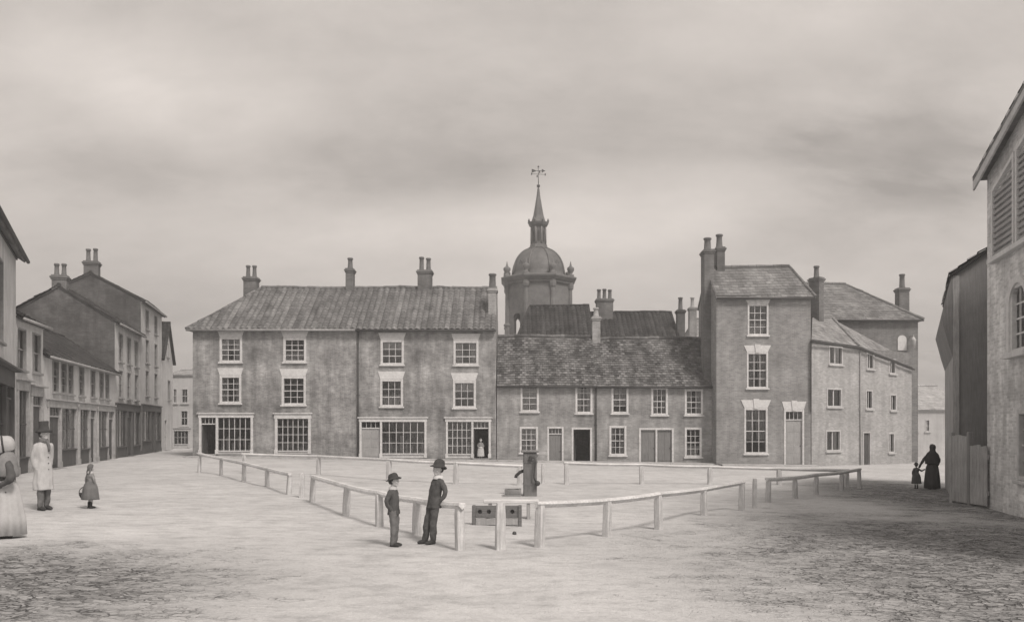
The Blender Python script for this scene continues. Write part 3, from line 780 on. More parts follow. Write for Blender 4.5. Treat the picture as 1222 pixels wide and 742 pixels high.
b = Bld('distant_house', 'pale far house closing the street end beside the brick terrace', 'house', (fx(196, 65), 65), (fx(244, 65), 65))
for r in ((216, 225, 463, 481), (206, 212, 463, 481), (215, 225, 489, 508), (232, 240, 489, 508)): b.window(b.rect(*r), 2, 2, 0, .1, curtain='none', mat=M['trim'])
b.shop(b.rect(206, 226.5, 511, 534), [('w', 1, (4, 2), M['trim'])], stall=.3, mat=M['trim'], fascia=.2)
b.shell(M['render_grey'], 0, b.len, b.sz(215, 446)[1], 7, zr=b.L(215, 441, 68.5).z, roof_mat=M['hazed_roof'], kind='slate', tw=.3, th=.25, oh=.15, seed=87)

# ================================================================== buildings on the near side
e = Vector((-.243, -.970)); A = Vector((12.42, 21.9))
b = Bld('gabled_hall', 'large pale brick hall cut by the picture edge, louvred opening high in its gable', 'building', A, A+e*12.4)
L_ = b.len
# arched window
t0, t1, z0, z1 = 1.9, 3.0, 3.75+.1, 5.45
w = b.window((t0, t1, z0, z1), 3, 4, 0, .1, curtain='none', mat=M['stone_white'], sash=False, bar=.04, sill=False)
q = MB(); q.box(t0-.12, t1+.12, -.16, .05, z0-.14, z0-.002, 0, .015); q.build('sill', M['stone_white'], w)
cx, hw, rs = (t0+t1)/2, (t1-t0)/2, .5
arc = [(cx+hw*math.cos(PI*i/16), z1-rs+rs*math.sin(PI*i/16)) for i in range(17)]
q = MB(); q.prism([(t1+.001, z1-rs), (t1+.001, z1+.001), (cx, z1+.001)] + arc[8:0:-1], -.008, .2); q.prism([(cx, z1+.001), (t0-.001, z1+.001), (t0-.001, z1-rs)] + arc[15:8:-1], -.008, .2)
q.build('spandrel', M['brick_hall'], w)
q = MB(); out = [(cx+(hw+.16)*math.cos(PI*i/16), z1-rs+(rs+.16)*math.sin(PI*i/16)) for i in range(17)]
for i in range(16): q.prism([arc[i], out[i], out[i+1], arc[i+1]], -.07, -.009)
q.prism([(t0-.16, z0), (t0, z0), (t0, z1-rs), (t0-.16, z1-rs)], -.07, -.009+.006); q.prism([(t1, z0), (t1+.16, z0), (t1+.16, z1-rs), (t1, z1-rs)], -.07, -.003)
q.build('surround', M['stone_white'], w)
b.window((2.35, 3.5, .85, 2.5), 3, 4, 0, .12, curtain='none', mat=M['trim'])
b.window((6.0, 7.1, 3.85, 5.4), 3, 4, 0, .12, curtain='none', mat=M['trim']); b.door((5.2, 6.5, 0, 2.4), .12, M['door_dark'], M['trim'], panels=2)
zE = 8.72
b.shell(M['brick_hall'], 0, L_, zE, 14, front_gable=(L_/2, zE+.25*L_/2), roof_mat=M['slate'], kind='slate', tw=.36, th=.3, oh=.2, ohe=.3, seed=91)
for (a, c) in ((.62, 2.3), (2.42, 4.1)):
    lo, s1 = 6.35, .26
    top = lambda t: 8.12 + s1*(t-.62)
    q = MB()
    q.prism([(a, lo), (a+.1, lo), (a+.1, top(a+.1)), (a, top(a))], -.09, -.002); q.prism([(c-.1, lo), (c, lo), (c, top(c)), (c-.1, top(c-.1))], -.09, -.002)
    q.prism([(a+.1, top(a+.1)-.1), (c-.1, top(c-.1)-.1), (c-.1, top(c-.1)), (a+.1, top(a+.1))], -.086, -.002); q.box(a-.08, c+.02, -.17, -.002, lo-.12, lo, 0, .01)
    lv = q.build('louvre', M['stone_white'], b.root)
    q = MB(); z = lo+.05
    while z < top(c)-.2:
        x0 = a+.1
        if z+.12 > top(x0)-.1: x0 = .62+(z+.22-8.12)/s1
        if x0 < c-.2: q.add([(x0, -.075, z), (c-.1, -.075, z), (c-.1, -.015, z+.13), (x0, -.015, z+.13), (x0, -.06, z-.02), (c-.1, -.06, z-.02)], [(0,1,2,3), (4,5,1,0)])
        z += .15
    q.build('slats', M['board_pale'], lv)
q = MB()      # barge boards under the verge
for x0, x1 in ((-.2, L_/2), (L_+.2, L_/2)):
    za, zb = zE-.05, zE+.25*L_/2
    q.prism([(x0, za-.34), (x1, zb-.26), (x1, zb-.03), (x0, za-.11)], -.29, -.24)
q.build('bargeboard', M['trim'], b.root)

A = Vector((12.6, 23.95)); e = Vector((.902, -.432))
b = Bld('boarded_barn', 'dark tarred barn with bulging eaves squeezed behind the pale hall', 'barn', A, A+e*4.9)
b.shell(M['board_dark'], 0, b.len, 6.5, 6.7, front_gable=(b.len/2, 8.25), roof_mat=M['tile_dark'], kind='plain', oh=.1, ohe=.15, seed=95, side_mat=M['board_mid'])
q = MB(); q.prism([(-.003, 4.1), (-.12, 4.5), (-.3, 5.25), (-.27, 5.4), (-.18, 5.8), (-.06, 6.3), (-.003, 6.48)], -.06, 6.75); q.build('eaves_casing', M['board_dark'], b.root)
q = MB(); q.box(.0, .16, -.06, -.003, -.5, 6.4); q.build('corner_post', M['board_mid'], b.root)

p0, p1 = G(1134.5, 599), G(1178, 606)
t = thing('boarded_gate', 'weathered boarded yard gate closing the gap between barn and hall', 'gate', (p0.x, p0.y, gz(p0.x)), math.atan2(p1.y-p0.y, p1.x-p0.x))
Lg = (p1-p0).length
for nm, x0, x1, h, mt in (('gate_leaf', .06, Lg*.46, 1.85, 'board_pale'), ('gate_leaf', Lg*.54, Lg-.02, 1.6, 'board_mid')):
    q = MB(); n = max(3, int((x1-x0)/.13))
    for i in range(n):
        a = x0+(x1-x0)*i/n; q.box(a+.004, a+(x1-x0)/n-.004, 0, .03, .04, h+R.uniform(-.03, .02), 0, .004)
    for z in (.3, h-.35): q.box(x0, x1, .03, .07, z, z+.12)
    q.build(nm, M[mt], t)
for x in (0, Lg*.5):
    q = MB(); q.box(x-.05, x+.07, -.02, .1, -.3, 1.95, 0, .015); q.build('gate_post', M['board_dark' if x else 'board_mid'], t)

# ================================================================== domed tower
YD = 75.0; zt = lambda v: CH-(v-V0)/F*YD
TX = fx(642.5, YD); zg = gz(TX)
t = thing('domed_tower', 'octagonal church tower with ribbed dome, slim lantern, spire and weathervane', 'tower', (TX, YD, 0))
ap = 2.75; pw = ap*math.tan(PI/8)
zbase, ztop = -.6, zt(337); zo0, zsp, ro = zt(402), zt(383), .46
mb = MB()
for k in range(8):
    m = Matrix.Rotation(k*PI/4, 3, 'Z')
    def W(x, y, z): return m @ Vector((x, -ap+y, z))
    def panel(y, pw_):
        mb.face([W(-pw_, y, zbase), W(pw_, y, zbase), W(pw_, y, zo0), W(-pw_, y, zo0)])
        mb.face([W(-pw_, y, zo0), W(-ro, y, zo0), W(-ro, y, zsp), W(-pw_, y, zsp)]); mb.face([W(ro, y, zo0), W(pw_, y, zo0), W(pw_, y, zsp), W(ro, y, zsp)])
        ar = [(ro*math.cos(PI-PI*i/10), zsp+ro*math.sin(PI*i/10)) for i in range(11)]
        mb.face([W(-pw_, y, zsp), W(-ro, y, zsp), W(-ro, y, zsp+ro), W(-pw_, y, zsp+ro)]); mb.face([W(ro, y, zsp), W(pw_, y, zsp), W(pw_, y, zsp+ro), W(ro, y, zsp+ro)])
        for i in range(10): mb.face([W(ar[i][0], y, ar[i][1]), W(ar[i+1][0], y, ar[i+1][1]), W(ar[i+1][0], y, zsp+ro), W(ar[i][0], y, zsp+ro)])
        mb.face([W(-pw_, y, zsp+ro), W(pw_, y, zsp+ro), W(pw_, y, ztop), W(-pw_, y, ztop)])
        return ar
    a1 = panel(0, pw); panel(.4, pw-.17)
    path = [(-ro, zo0)] + a1 + [(ro, zo0)]
    for i in range(len(path)-1): mb.face([W(path[i][0], 0, path[i][1]), W(path[i+1][0], 0, path[i+1][1]), W(path[i+1][0], .4, path[i+1][1]), W(path[i][0], .4, path[i][1])])
    mb.face([W(-ro, 0, zo0), W(ro, 0, zo0), W(ro, .4, zo0), W(-ro, .4, zo0)])
mb.build('tower_body', M['stone_tower'], t)
for k in range(8):
    a = PI/8 + k*PI/4 - PI/2; rr = ap/math.cos(PI/8)
    q = MB(); x, y = rr*math.cos(a), rr*math.sin(a)
    q.lathe([(.26, zbase), (.26, zt(392)), (.34, zt(391)), (.34, zt(389)), (.22, zt(388)), (.2, zt(349)), (.3, zt(347)), (.33, zt(344)), (.3, zt(342)), (.24, zt(337))], (x, y, 0), 8, 0, False); q.build('pilaster', M['stone_tower'], t)
    q = MB(); x *= 1.02; y *= 1.02; q.lathe([(.3, zt(334)), (.3, zt(331)), (.14, zt(330)), (.2, zt(328)), (.32, zt(325)), (.3, zt(322.5)), (.12, zt(321)), (.1, zt(320)), (.02, zt(315))], (x, y, 0), 10); q.build('urn', M['stone_tower'], t)
rc = 1/math.cos(PI/8)
q = MB(); q.lathe([(r*rc, zt(v)) for r, v in ((2.72, 343), (2.95, 342), (2.95, 340), (3.1, 339), (3.3, 336), (3.32, 334.5), (3.05, 333), (2.7, 332.6))], (0,0,0), 8, 0, False, phase=PI/8); q.build('cornice', M['stone_tower'], t)
q = MB(); prof = [(2.52, zt(333)), (2.52, zt(330.5)), (2.42, zt(330))]
Hd = zt(296)-zt(330)
for i in range(1, 13):
    a = i/12*PI/2*.94; prof.append((2.4*math.cos(a)**.85, zt(330)+Hd*math.sin(a)))
q.lathe(prof, (0,0,0), 48)
dm = q.build('dome', M['lead'], t)
for k in range(8):
    a = PI/8+k*PI/4
    q = MB(); q.tube([(r*1.01*math.cos(a), r*1.01*math.sin(a), z) for r, z in prof[2:]], .09, 6); q.build('dome_rib', M['lead'], dm)
for k in range(4):
    a = PI/4+k*PI/2; q = MB(); rr = 2.05; m = Matrix.Rotation(a+PI/2, 3, 'Z')
    pts = [Vector((-.24, -rr-.22, zt(324))), Vector((.24, -rr-.22, zt(324))), Vector((.24, -rr-.22, zt(317))), Vector((0, -rr-.22, zt(314))), Vector((-.24, -rr-.22, zt(317)))]
    bk = [p+Vector((0, .9, 0)) for p in pts]
    q.add([m @ p for p in pts+bk], [(0,1,2,3,4)] + [(i, i+5, (i+1) % 5+5, (i+1) % 5) for i in range(5)]); q.build('lucarne', M['lead'], dm)
q = MB(); q.lathe([(.95, zt(299)), (1.0, zt(297)), (.86, zt(296)), (.8, zt(293)), (.66, zt(292)), (.62, zt(272)), (.7, zt(271)), (.86, zt(269.5)), (.95, zt(267)), (.95, zt(266)), (.62, zt(264.5))], (0,0,0), 8, 0, False, phase=PI/8)
la = q.build('lantern', M['lead'], t)
for k in range(8):
    a = PI/8+k*PI/4; q = MB(); q.lathe([(.09, zt(294)), (.075, zt(272))], (.68*math.cos(a), .68*math.sin(a), 0), 6); q.build('colonnette', M['stone_tower'], la)
    a = k*PI/4; q = MB(); m = Matrix.Rotation(a, 3, 'Z')
    q.add([m @ Vector(p) for p in ((-.1, -.605, zt(290)), (.1, -.605, zt(290)), (.1, -.605, zt(278)), (0, -.605, zt(275.5)), (-.1, -.605, zt(278)))], [(0,1,2,3,4)]); q.build('louvre', M['dark'], la)
for k in range(8):
    a = PI/8+k*PI/4; q = MB(); q.lathe([(.08, zt(266)), (.1, zt(264.5)), (.02, zt(262))], (.92*math.cos(a), .92*math.sin(a), 0), 6); q.build('finial', M['lead'], la)
q = MB(); q.lathe([(.68, zt(265)), (.5, zt(258)), (.36, zt(248)), (.2, zt(236)), (.1, zt(226)), (.07, zt(224))], (0,0,0), 8, 0, False, phase=PI/8); q.build('spire', M['lead'], t)
q = MB(); q.tube([(0,0,zt(225)), (0,0,zt(199))], [.04, .02], 6); q.ball((0,0,zt(222)), .15); q.ball((0,0,zt(199)), .08)
for a in (0.15, PI/2+.15):
    c, s_ = math.cos(a), math.sin(a)
    q.tube([(-.62*c, -.62*s_, zt(208)), (.62*c, .62*s_, zt(208))], .018, 6)
    for sg in (-1, 1): q.box(sg*.62*c-.05, sg*.62*c+.05, sg*.62*s_-.02, sg*.62*s_+.02, zt(208)-.09, zt(208)+.09)
q.tube([(-.35, 0, zt(204)), (.4, 0, zt(204))], .025, 6); q.prism([(.3, zt(204)-.16), (.62, zt(204)), (.3, zt(204)+.16)], -.015, .015); q.prism([(-.6, zt(204)-.18), (-.25, zt(204)-.05), (-.25, zt(204)+.05), (-.6, zt(204)+.18)], -.015, .015)
q.build('weathervane', M['iron'], t)

# ================================================================== fences and posts round the pump
def post_geo(h, w=.13):
    q = MB(); z = h
    n = 7; v = []; f = []; sd = R.uniform(0, 90)                 # hewn: edges wander, the top is worn
    for k in range(n+1):
        zz = -.3+(z+.3)*k/n; s_ = (w/2)*(1.06-.1*k/n)*(.86 if k == n else 1)
        for i, (cx, cy) in enumerate(((-1,-1),(-.72,-1),(.72,-1),(1,-1),(1,-.72),(1,.72),(1,1),(.72,1),(-.72,1),(-1,1),(-1,.72),(-1,-.72))):
            c_ = .9 if abs(cx*cy) == 1 else 1.0
            v.append((cx*s_*c_+.009*noise.noise(Vector((i*1.7, zz*4, sd))), cy*s_*c_+.009*noise.noise(Vector((i*1.7, zz*4, sd+9))), zz+(.012*noise.noise(Vector((i*2.1, 0, sd))) if k == n else 0)))
    for k in range(n):
        for i in range(12): f.append((k*12+i, k*12+(i+1) % 12, k*12+12+(i+1) % 12, k*12+12+i))
    f.append(tuple(n*12+i for i in range(12))); q.add(v, f)
    return q
def fence(posts, label, wpx, ext=(0, 0)):
    pts = []
    for u, vt, vb in posts:
        g_ = G(u, vb); pts.append((g_, (vb-vt)/F*g_.y))
    o = pts[0][0]; t = thing('rail_fence', label, 'fence', (o.x, o.y, gz(o.x)), 0, 'rail fences round the pump')
    tops = []
    for g_, h in pts:
        loc = Vector((g_.x-o.x, g_.y-o.y, gz(g_.x)-gz(o.x)))
        ang = math.atan2(pts[-1][0].y-pts[0][0].y, pts[-1][0].x-pts[0][0].x) + R.uniform(-.05, .05)
        ob = post_geo(h-.05, wpx*R.uniform(.93, 1.07)).build('post', M['post'], t, loc); ob.rotation_euler = (R.uniform(-.035, .035), R.uniform(-.035, .035), ang)
        tops.append(loc+Vector((0, 0, h-.02)))
    for i in range(len(tops)-1):
        a, c = tops[i], tops[i+1]; d = (c-a).normalized()
        if i == 0: a = a-d*.1
        if i == len(tops)-2: c = c+d*.1
        mid = (a+c)/2 + Vector((0, 0, R.uniform(-.02, .005)))
        rw = wpx*.42
        q = MB(); L = (c-a).length; x = d; y = Vector((0,0,1)).cross(d).normalized(); z = d.cross(y)
        n = 6; prof = [(0, -.075), (rw*1.1, -.012), (rw*.75, .03), (-rw*.75, .03), (-rw*1.1, -.012)]
        v = []; f = []
        for k in range(n+1):
            s_ = k/n; p = a.lerp(c, s_) + Vector((0, 0, (mid.z-(a.z+c.z)/2)*4*s_*(1-s_))) + y*R.uniform(-.006, .006)
            v += [p + y*py + z*pz for py, pz in prof]
        for k in range(n):
            for j in range(5): f.append((k*5+j, k*5+(j+1) % 5, k*5+5+(j+1) % 5, k*5+5+j))
        f.append((4,3,2,1,0)); f.append(tuple(n*5+j for j in range(5)))
        q.add(v, f)
        q.build('rail', M['rail'], t)
    return t
def post(u, vt, vb, label, w=.13):
    g_ = G(u, vb); h = (vb-vt)/F*g_.y
    q = post_geo(h, w); o = q.build('wooden_post', M['post'], None, (g_.x, g_.y, gz(g_.x))); o.rotation_euler = (0, .01, R.uniform(-.2, .2))
    tag(o, label, 'post', 'lone posts in the fence gaps')
fence([(238, 540, 563), (264, 545.5, 566), (291, 551, 574), (319, 558, 580.5), (345, 564, 589)], 'short pale rail fence nearest the receding street, running towards a lone post', .12)
post(360, 564, 593, 'short wooden post standing in the gap between two near rail fences by the street', .12)
fence([(373, 567, 598), (413, 578, 614), (453, 586, 627), (497.5, 594, 637), (549, 600, 655)], 'rail fence behind the two boys, ending at a stout near post', .135)
post(597, 600, 654, 'stout wooden post standing alone in front of the stocks', .145)
fence([(644, 598.5, 651.5), (724, 595, 640), (786, 587.5, 630.5), (840, 582, 614), (885, 574, 608)], 'long rail fence running from beside the stocks towards the limewashed house', .13)
post(900.5, 571, 605, 'thin wooden post in the gap nearest the limewashed house', .1)
fence([(916.5, 570, 599), (949, 568.5, 594), (974, 565, 589), (1004.5, 562.5, 585), (1025.5, 559, 582)], 'short rail fence pointing at the narrow plank door of the limewashed house', .12)
fence([(292, 540.5, 564), (380, 543, 566), (464, 547, 573), (544, 551, 577), (620, 554.5, 578)], 'far rail fence in front of the brick terrace shopfronts', .15)
post(648, 553, 576, 'wooden post just behind the pump', .12)
fence([(676, 551, 577), (766, 553, 577), (847, 555.5, 577), (930, 558, 578), (1010, 560, 580)], 'far rail fence in front of the cottages and tall house', .15)

# ================================================================== pump, stocks, bench
g_ = G(632.5, 591); sc = g_.y/F
t = thing('water_pump', 'squat wooden water pump with curved iron handle, spout and stone trough', 'pump', (g_.x, g_.y, gz(g_.x)))
w = .19; H = 54*sc
q = MB(); q.box(-w, w, -w, w, -.2, H-.06, 0, .02)
for z in (.3, H-.35): q.box(-w-.012, w+.012, -w-.012, w+.012, z, z+.05)
q.build('casing', M['pumpwood'], t)
q = MB(); q.box(-w-.07, w+.05, -w-.05, w+.05, H-.058, H, 0, .015); q.build('cap', M['board_dark'], t)
q = MB(); q.tube([(-w+.02, -.02, .70), (-w-.09, -.02, .66), (-w-.2, -.02, .56), (-w-.21, -.02, .5)], [.05, .048, .045, .05], 10); q.build('spout', M['iron'], t)
q = MB(); q.tube([(.02, -w-.05, H-.2), (.13, -w-.09, H-.2), (.14, -w-.1, H-.35), (.11, -w-.1, H-.6), (.1, -w-.1, H-.75), (.16, -w-.1, .40)], [.02, .022, .022, .02, .02, .03], 8)
q.ball((.2, -w-.1, .36), .075); q.box(-.02, .06, -w-.09, -w+.01, H-.24, H-.16); q.build('handle', M['iron'], t)
q = MB(); x0, x1 = -w-.52, -w-.06
q.box(x0, x1, -.3, .22, -.05, .05); q.box(x0, x0+.07, -.3, .22, .051, .19, 0, .012); q.box(x1-.07, x1, -.3, .22, .051, .19, 0, .012); q.box(x0+.07, x1-.07, -.3, -.23, .051, .187, 0, .01); q.box(x0+.07, x1-.07, .15, .22, .051, .187, 0, .01)
q.build('trough', M['stone'], t)

g_ = G(593, 626); sc = g_.y/F
t = thing('stocks', 'old wooden leg stocks with round ankle holes, low on the ground by the pump', 'stocks', (g_.x, g_.y, gz(g_.x)))
hw = 27.5*sc; H = 23*sc
for x in (-hw, hw):
    q = MB(); q.box(x-.035, x+.035, -.07, .07, -.15, H+.01, 0, .012); q.build('upright', M['stock'], t)
def board_with_holes(z0, z1, cz, rad, xs, y0, y1):
    """plank whose edge meets round holes: drawn as columns around each hole"""
    q = MB(); x0, x1 = -hw+.036, hw-.036; edges = [x0]
    n = 12
    for cx in xs:
        edges += [cx+rad*math.cos(PI-PI*k/n) for k in range(n+1)]
    edges.append(x1); edges = sorted(edges)
    up = cz < (z0+z1)/2
    def lim(x):
        for cx in xs:
            if abs(x-cx) <= rad+1e-6: return math.sqrt(max(0, rad*rad-(x-cx)**2))
        return 0
    for a, c in zip(edges[:-1], edges[1:]):
        if c-a < 1e-5: continue
        la, lc = lim(a), lim(c)
        mid = any(abs((a+c)/2-cx) < rad for cx in xs)
        if not mid: la = lc = 0
        if up: q.prism([(a, cz+la), (c, cz+lc), (c, z1), (a, z1)], y0, y1)
        else: q.prism([(a, z0), (c, z0), (c, cz-lc), (a, cz-la)], y0, y1)
    return q
holes = [-.33, -.155, .14, .30]
q = MB(); q.box(-hw+.04, hw-.04, .045, .075, .13, .37); q.build('shade_backing', M['board_dark'], t)  # dark board added behind the ankle holes so they look shaded
board_with_holes(.145, .262, .262, .042, holes, -.035, .035).build('lower_board', M['stock'], t)
board_with_holes(.264, .375, .264, .042, holes, -.037, .033).build('upper_board', M['stock'], t)
q = MB(); q.box(-hw+.036, hw-.036, -.06, .06, .0, .12, 0, .01); q.build('footing_beam', M['board_pale'], t)
g2 = G(610, 617.5); sc2 = g2.y/F
t = thing('plank_bench', 'low pale plank bench behind the stocks', 'bench', (g2.x, g2.y, gz(g2.x)))
hb = 33*sc2; zb = 20.5*sc2
q = MB(); q.box(-hb, hb, -.13, .13, zb-.05, zb+.02, 0, .012); q.build('seat', M['rail'], t)
for x in (-hb+.14, hb-.22):
    q = MB(); q.box(x-.035, x+.035, -.1, .1, -.05, zb-.05, 0, .01); q.build('leg', M['board_mid'], t)
    q = MB(); q.box(x-.03, x+.03, .105, .16, -.05, .1, 0, .01)
g_ = G(614, 637)
q = MB(); q.ball((0,0,.015), (.04, .036, .035), 10, 7); o = q.build('loose_stone', M['iron'], None, (g_.x, g_.y, gz(g_.x))); tag(o, 'small dark stone lying on bare ground between two near fence posts', 'stone')
for v in o.data.vertices: v.co *= 1+.25*noise.noise(v.co*25)
#PART3
# ================================================================== ground
def axis(lo, hi, f0, f1, st):
    a = []; x = f0
    while x <= f1 + 1e-6: a.append(x); x += st
    x = f1; d = st
    while x < hi: d *= 1.35; x += d; a.append(x)
    x = f0; d = st
    while x > lo: d *= 1.35; x -= d; a.insert(0, x)
    return a
xs = axis(-330, 380, -30, 30, .4); ys = axis(-60, 420, 2, 62, .4)
gv = [(x, y, gz(x) + (.022*noise.noise(Vector((x*.5, y*.5, 0))) + .010*noise.noise(Vector((x*1.7, y*1.7, 4))) if abs(x) < 40 and y < 70 else 0) - .012) for y in ys for x in xs]
nx = len(xs); gf = [(j*nx+i, j*nx+i+1, (j+1)*nx+i+1, (j+1)*nx+i) for j in range(len(ys)-1) for i in range(nx-1)]
t = NT('trodden_earth_and_cobbles'); o = t.tc.outputs['Object']
big = t.noise(o, .16, 5, .6); mid = t.noise(o, .9, 6, .7, (.75, 1.1, 1)); strok = t.noise(o, 3.0, 5, .72, (.75, 1.15, 1)); fine = t.noise(o, 22, 4, .75); grit = t.noise(o, 90, 2, .7)
# where the dust is worn off and the cobbles show: two broad ragged patches, the right one also painting in the hall's shade
sep = t.n('ShaderNodeSeparateXYZ'); t.l(o, sep.inputs[0])
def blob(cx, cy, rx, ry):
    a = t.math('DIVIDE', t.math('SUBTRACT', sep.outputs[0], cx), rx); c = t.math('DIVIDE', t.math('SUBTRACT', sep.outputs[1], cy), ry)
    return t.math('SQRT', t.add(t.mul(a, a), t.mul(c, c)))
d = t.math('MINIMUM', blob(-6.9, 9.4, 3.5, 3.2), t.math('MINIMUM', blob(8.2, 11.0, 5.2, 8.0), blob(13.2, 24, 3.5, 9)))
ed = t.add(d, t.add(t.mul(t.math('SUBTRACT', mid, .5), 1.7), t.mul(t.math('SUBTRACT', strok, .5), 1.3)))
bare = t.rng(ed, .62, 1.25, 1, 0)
def vor(scale, feat):
    mp = t.n('ShaderNodeMapping'); mp.inputs['Scale'].default_value = (.72, 1.2, 1); t.l(o, mp.inputs['Vector'])
    wob = t.n('ShaderNodeVectorMath', operation='ADD'); t.l(mp.outputs[0], wob.inputs[0])
    x = t.n('ShaderNodeTexVoronoi', feature=feat); x.inputs['Scale'].default_value = scale; t.l(wob.outputs[0], x.inputs['Vector']); nz = t.n('ShaderNodeTexNoise'); nz.inputs['Scale'].default_value = 6; t.l(o, nz.inputs['Vector']); sc = t.n('ShaderNodeVectorMath', operation='SCALE'); sc.inputs['Scale'].default_value = .34; t.l(nz.outputs['Color'], sc.inputs[0]); t.l(sc.outputs[0], wob.inputs[1]); return x
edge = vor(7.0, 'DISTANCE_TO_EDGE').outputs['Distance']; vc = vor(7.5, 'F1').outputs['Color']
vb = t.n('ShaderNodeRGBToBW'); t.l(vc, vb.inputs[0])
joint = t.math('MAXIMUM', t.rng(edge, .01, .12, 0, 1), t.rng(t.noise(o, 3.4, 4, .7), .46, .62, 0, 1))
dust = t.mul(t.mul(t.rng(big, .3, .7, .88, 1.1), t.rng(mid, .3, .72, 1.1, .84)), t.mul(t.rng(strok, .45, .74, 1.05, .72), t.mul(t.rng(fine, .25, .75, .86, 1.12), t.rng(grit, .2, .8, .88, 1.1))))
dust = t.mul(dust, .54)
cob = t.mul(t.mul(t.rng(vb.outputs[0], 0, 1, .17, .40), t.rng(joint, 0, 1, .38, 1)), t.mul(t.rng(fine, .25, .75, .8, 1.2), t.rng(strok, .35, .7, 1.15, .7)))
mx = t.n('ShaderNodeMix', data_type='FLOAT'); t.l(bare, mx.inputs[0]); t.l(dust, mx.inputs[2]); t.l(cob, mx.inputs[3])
hgt = t.add(t.add(t.mul(t.mul(joint, bare), .9), t.mul(t.mul(joint, .12), 1)), t.add(t.mul(fine, .35), t.mul(strok, .5)))
t.bump(hgt, .9, .04)
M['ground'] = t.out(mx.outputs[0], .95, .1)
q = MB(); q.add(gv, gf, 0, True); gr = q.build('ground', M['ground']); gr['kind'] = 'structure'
# footway along the far houses
q = MB()
n = 40
for i in range(n):
    x0, x1 = fx(226)+i*(fx(962)-fx(226))/n, fx(226)+(i+1)*(fx(962)-fx(226))/n
    za, zb = gz(x0)+.05+R.uniform(-.006, .006), gz(x1)+.05; y0, y1 = 46.55, 47.46
    if x0 > fx(850): y0, y1 = 45.5, 46.38
    q.add([(x0+.006, y0, za), (x1-.006, y0, za), (x1-.006, y1, za+.02), (x0+.006, y1, za+.02), (x0+.006, y0, za-.3), (x1-.006, y0, za-.3)], [(0,1,2,3), (4,5,1,0)])
pv = q.build('pavement', m_plain('footway_flags', .42, .2, 3, .9, .3)); pv['kind'] = 'structure'
# far low hill past the lane
q = MB(); hv = []; hf = []; nx_, ny_ = 60, 14
for j in range(ny_):
    for i in range(nx_):
        x = 40+i*5.5; y = 240+j*14; s_ = max(0.0, math.sin(PI*i/(nx_-1)))**.8*max(0.0, math.sin(PI*j/(ny_-1)))**.9
        hv.append((x, y, -1.2+s_*(31+7*noise.noise(Vector((x*.02, y*.02, 1)))+3*noise.noise(Vector((x*.09, y*.09, 2)))+1.6*noise.noise(Vector((x*.3, y*.3, 2))))))
for j in range(ny_-1):
    for i in range(nx_-1): hf.append((j*nx_+i, j*nx_+i+1, (j+1)*nx_+i+1, (j+1)*nx_+i))
q.add(hv, hf, 0, True); hl = q.build('hill', m_plain('hazed_hill', .42, .2, .06, .95, 0)); hl['kind'] = 'structure'  # pale colour paints distance haze into the hill

# ================================================================== people
M['skin'] = m_plain('skin', .5, .06, 12, .6, .05)
M['eye'] = m_plain('eye_dark', .04, .05, 10, .4, 0)
M['lip'] = m_plain('lip', .2, .05, 10, .6, 0)
def cloth(name, base): return m_plain(name, base, .12 if base > .4 else .22, 7, .92, .35)
for n_, v_ in (('cloth_black', .05), ('cloth_dark', .085), ('cloth_grey', .15), ('cloth_midgrey', .22), ('cloth_light', .48), ('cloth_shawl', .24), ('cloth_white', .62), ('felt_dark', .06), ('leather', .045), ('hair_dark', .055), ('hair_mid', .13), ('straw', .42)):
    M[n_] = cloth(n_, v_)

def catmull(pts, rads, n=6):
    pts = [Vector(p) for p in pts]; P_ = []; Q_ = []
    for i in range(len(pts)-1):
        p0, p1, p2, p3 = pts[max(i-1, 0)], pts[i], pts[i+1], pts[min(i+2, len(pts)-1)]
        for k in range(n):
            s_ = k/n; s2, s3 = s_*s_, s_*s_*s_
            P_.append(.5*((2*p1)+(p2-p0)*s_+(2*p0-5*p1+4*p2-p3)*s2+(3*p1-p0-3*p2+p3)*s3)); Q_.append(rads[i]*(1-s_)+rads[i+1]*s_)
    P_.append(pts[-1]); Q_.append(rads[-1]); return P_, Q_
def limb(mb, pts, rads, seg=12, n=6, flat=1.0):
    p, r = catmull(pts, rads, n); mb.tube(p, r, seg, 0, True, True, flat)
    mb.ball(p[0], r[0]*.98, 10, 6); mb.ball(p[-1], r[-1]*.98, 10, 6)
def loft(mb, rings, seg=28, n=4):
    """rings: (z, rx, ry, cx, cy) from bottom to top, closed both ends"""
    rr = []
    for i in range(len(rings)-1):
        a, c = rings[i], rings[i+1]; p0 = rings[max(i-1, 0)]; p3 = rings[min(i+2, len(rings)-1)]
        for k in range(n):
            s_ = k/n; rr.append(tuple(.5*((2*a[j])+(c[j]-p0[j])*s_+(2*p0[j]-5*a[j]+4*c[j]-p3[j])*s_*s_+(3*a[j]-p0[j]-3*c[j]+p3[j])*s_**3) for j in range(5)))
    rr.append(rings[-1]); v = []; f = []
    for z, rx, ry, cx, cy in rr:
        for k in range(seg):
            a = 2*PI*k/seg; ca, sa = math.cos(a), math.sin(a)
            v.append((cx+rx*math.copysign(abs(ca)**.85, ca), cy+ry*math.copysign(abs(sa)**.85, sa), z))
    for i in range(len(rr)-1):
        for k in range(seg): f.append((i*seg+k, i*seg+(k+1) % seg, (i+1)*seg+(k+1) % seg, (i+1)*seg+k))
    f.append(tuple(range(seg))[::-1]); f.append(tuple(range((len(rr)-1)*seg, len(rr)*seg)))
    mb.add(v, f, 0, True)
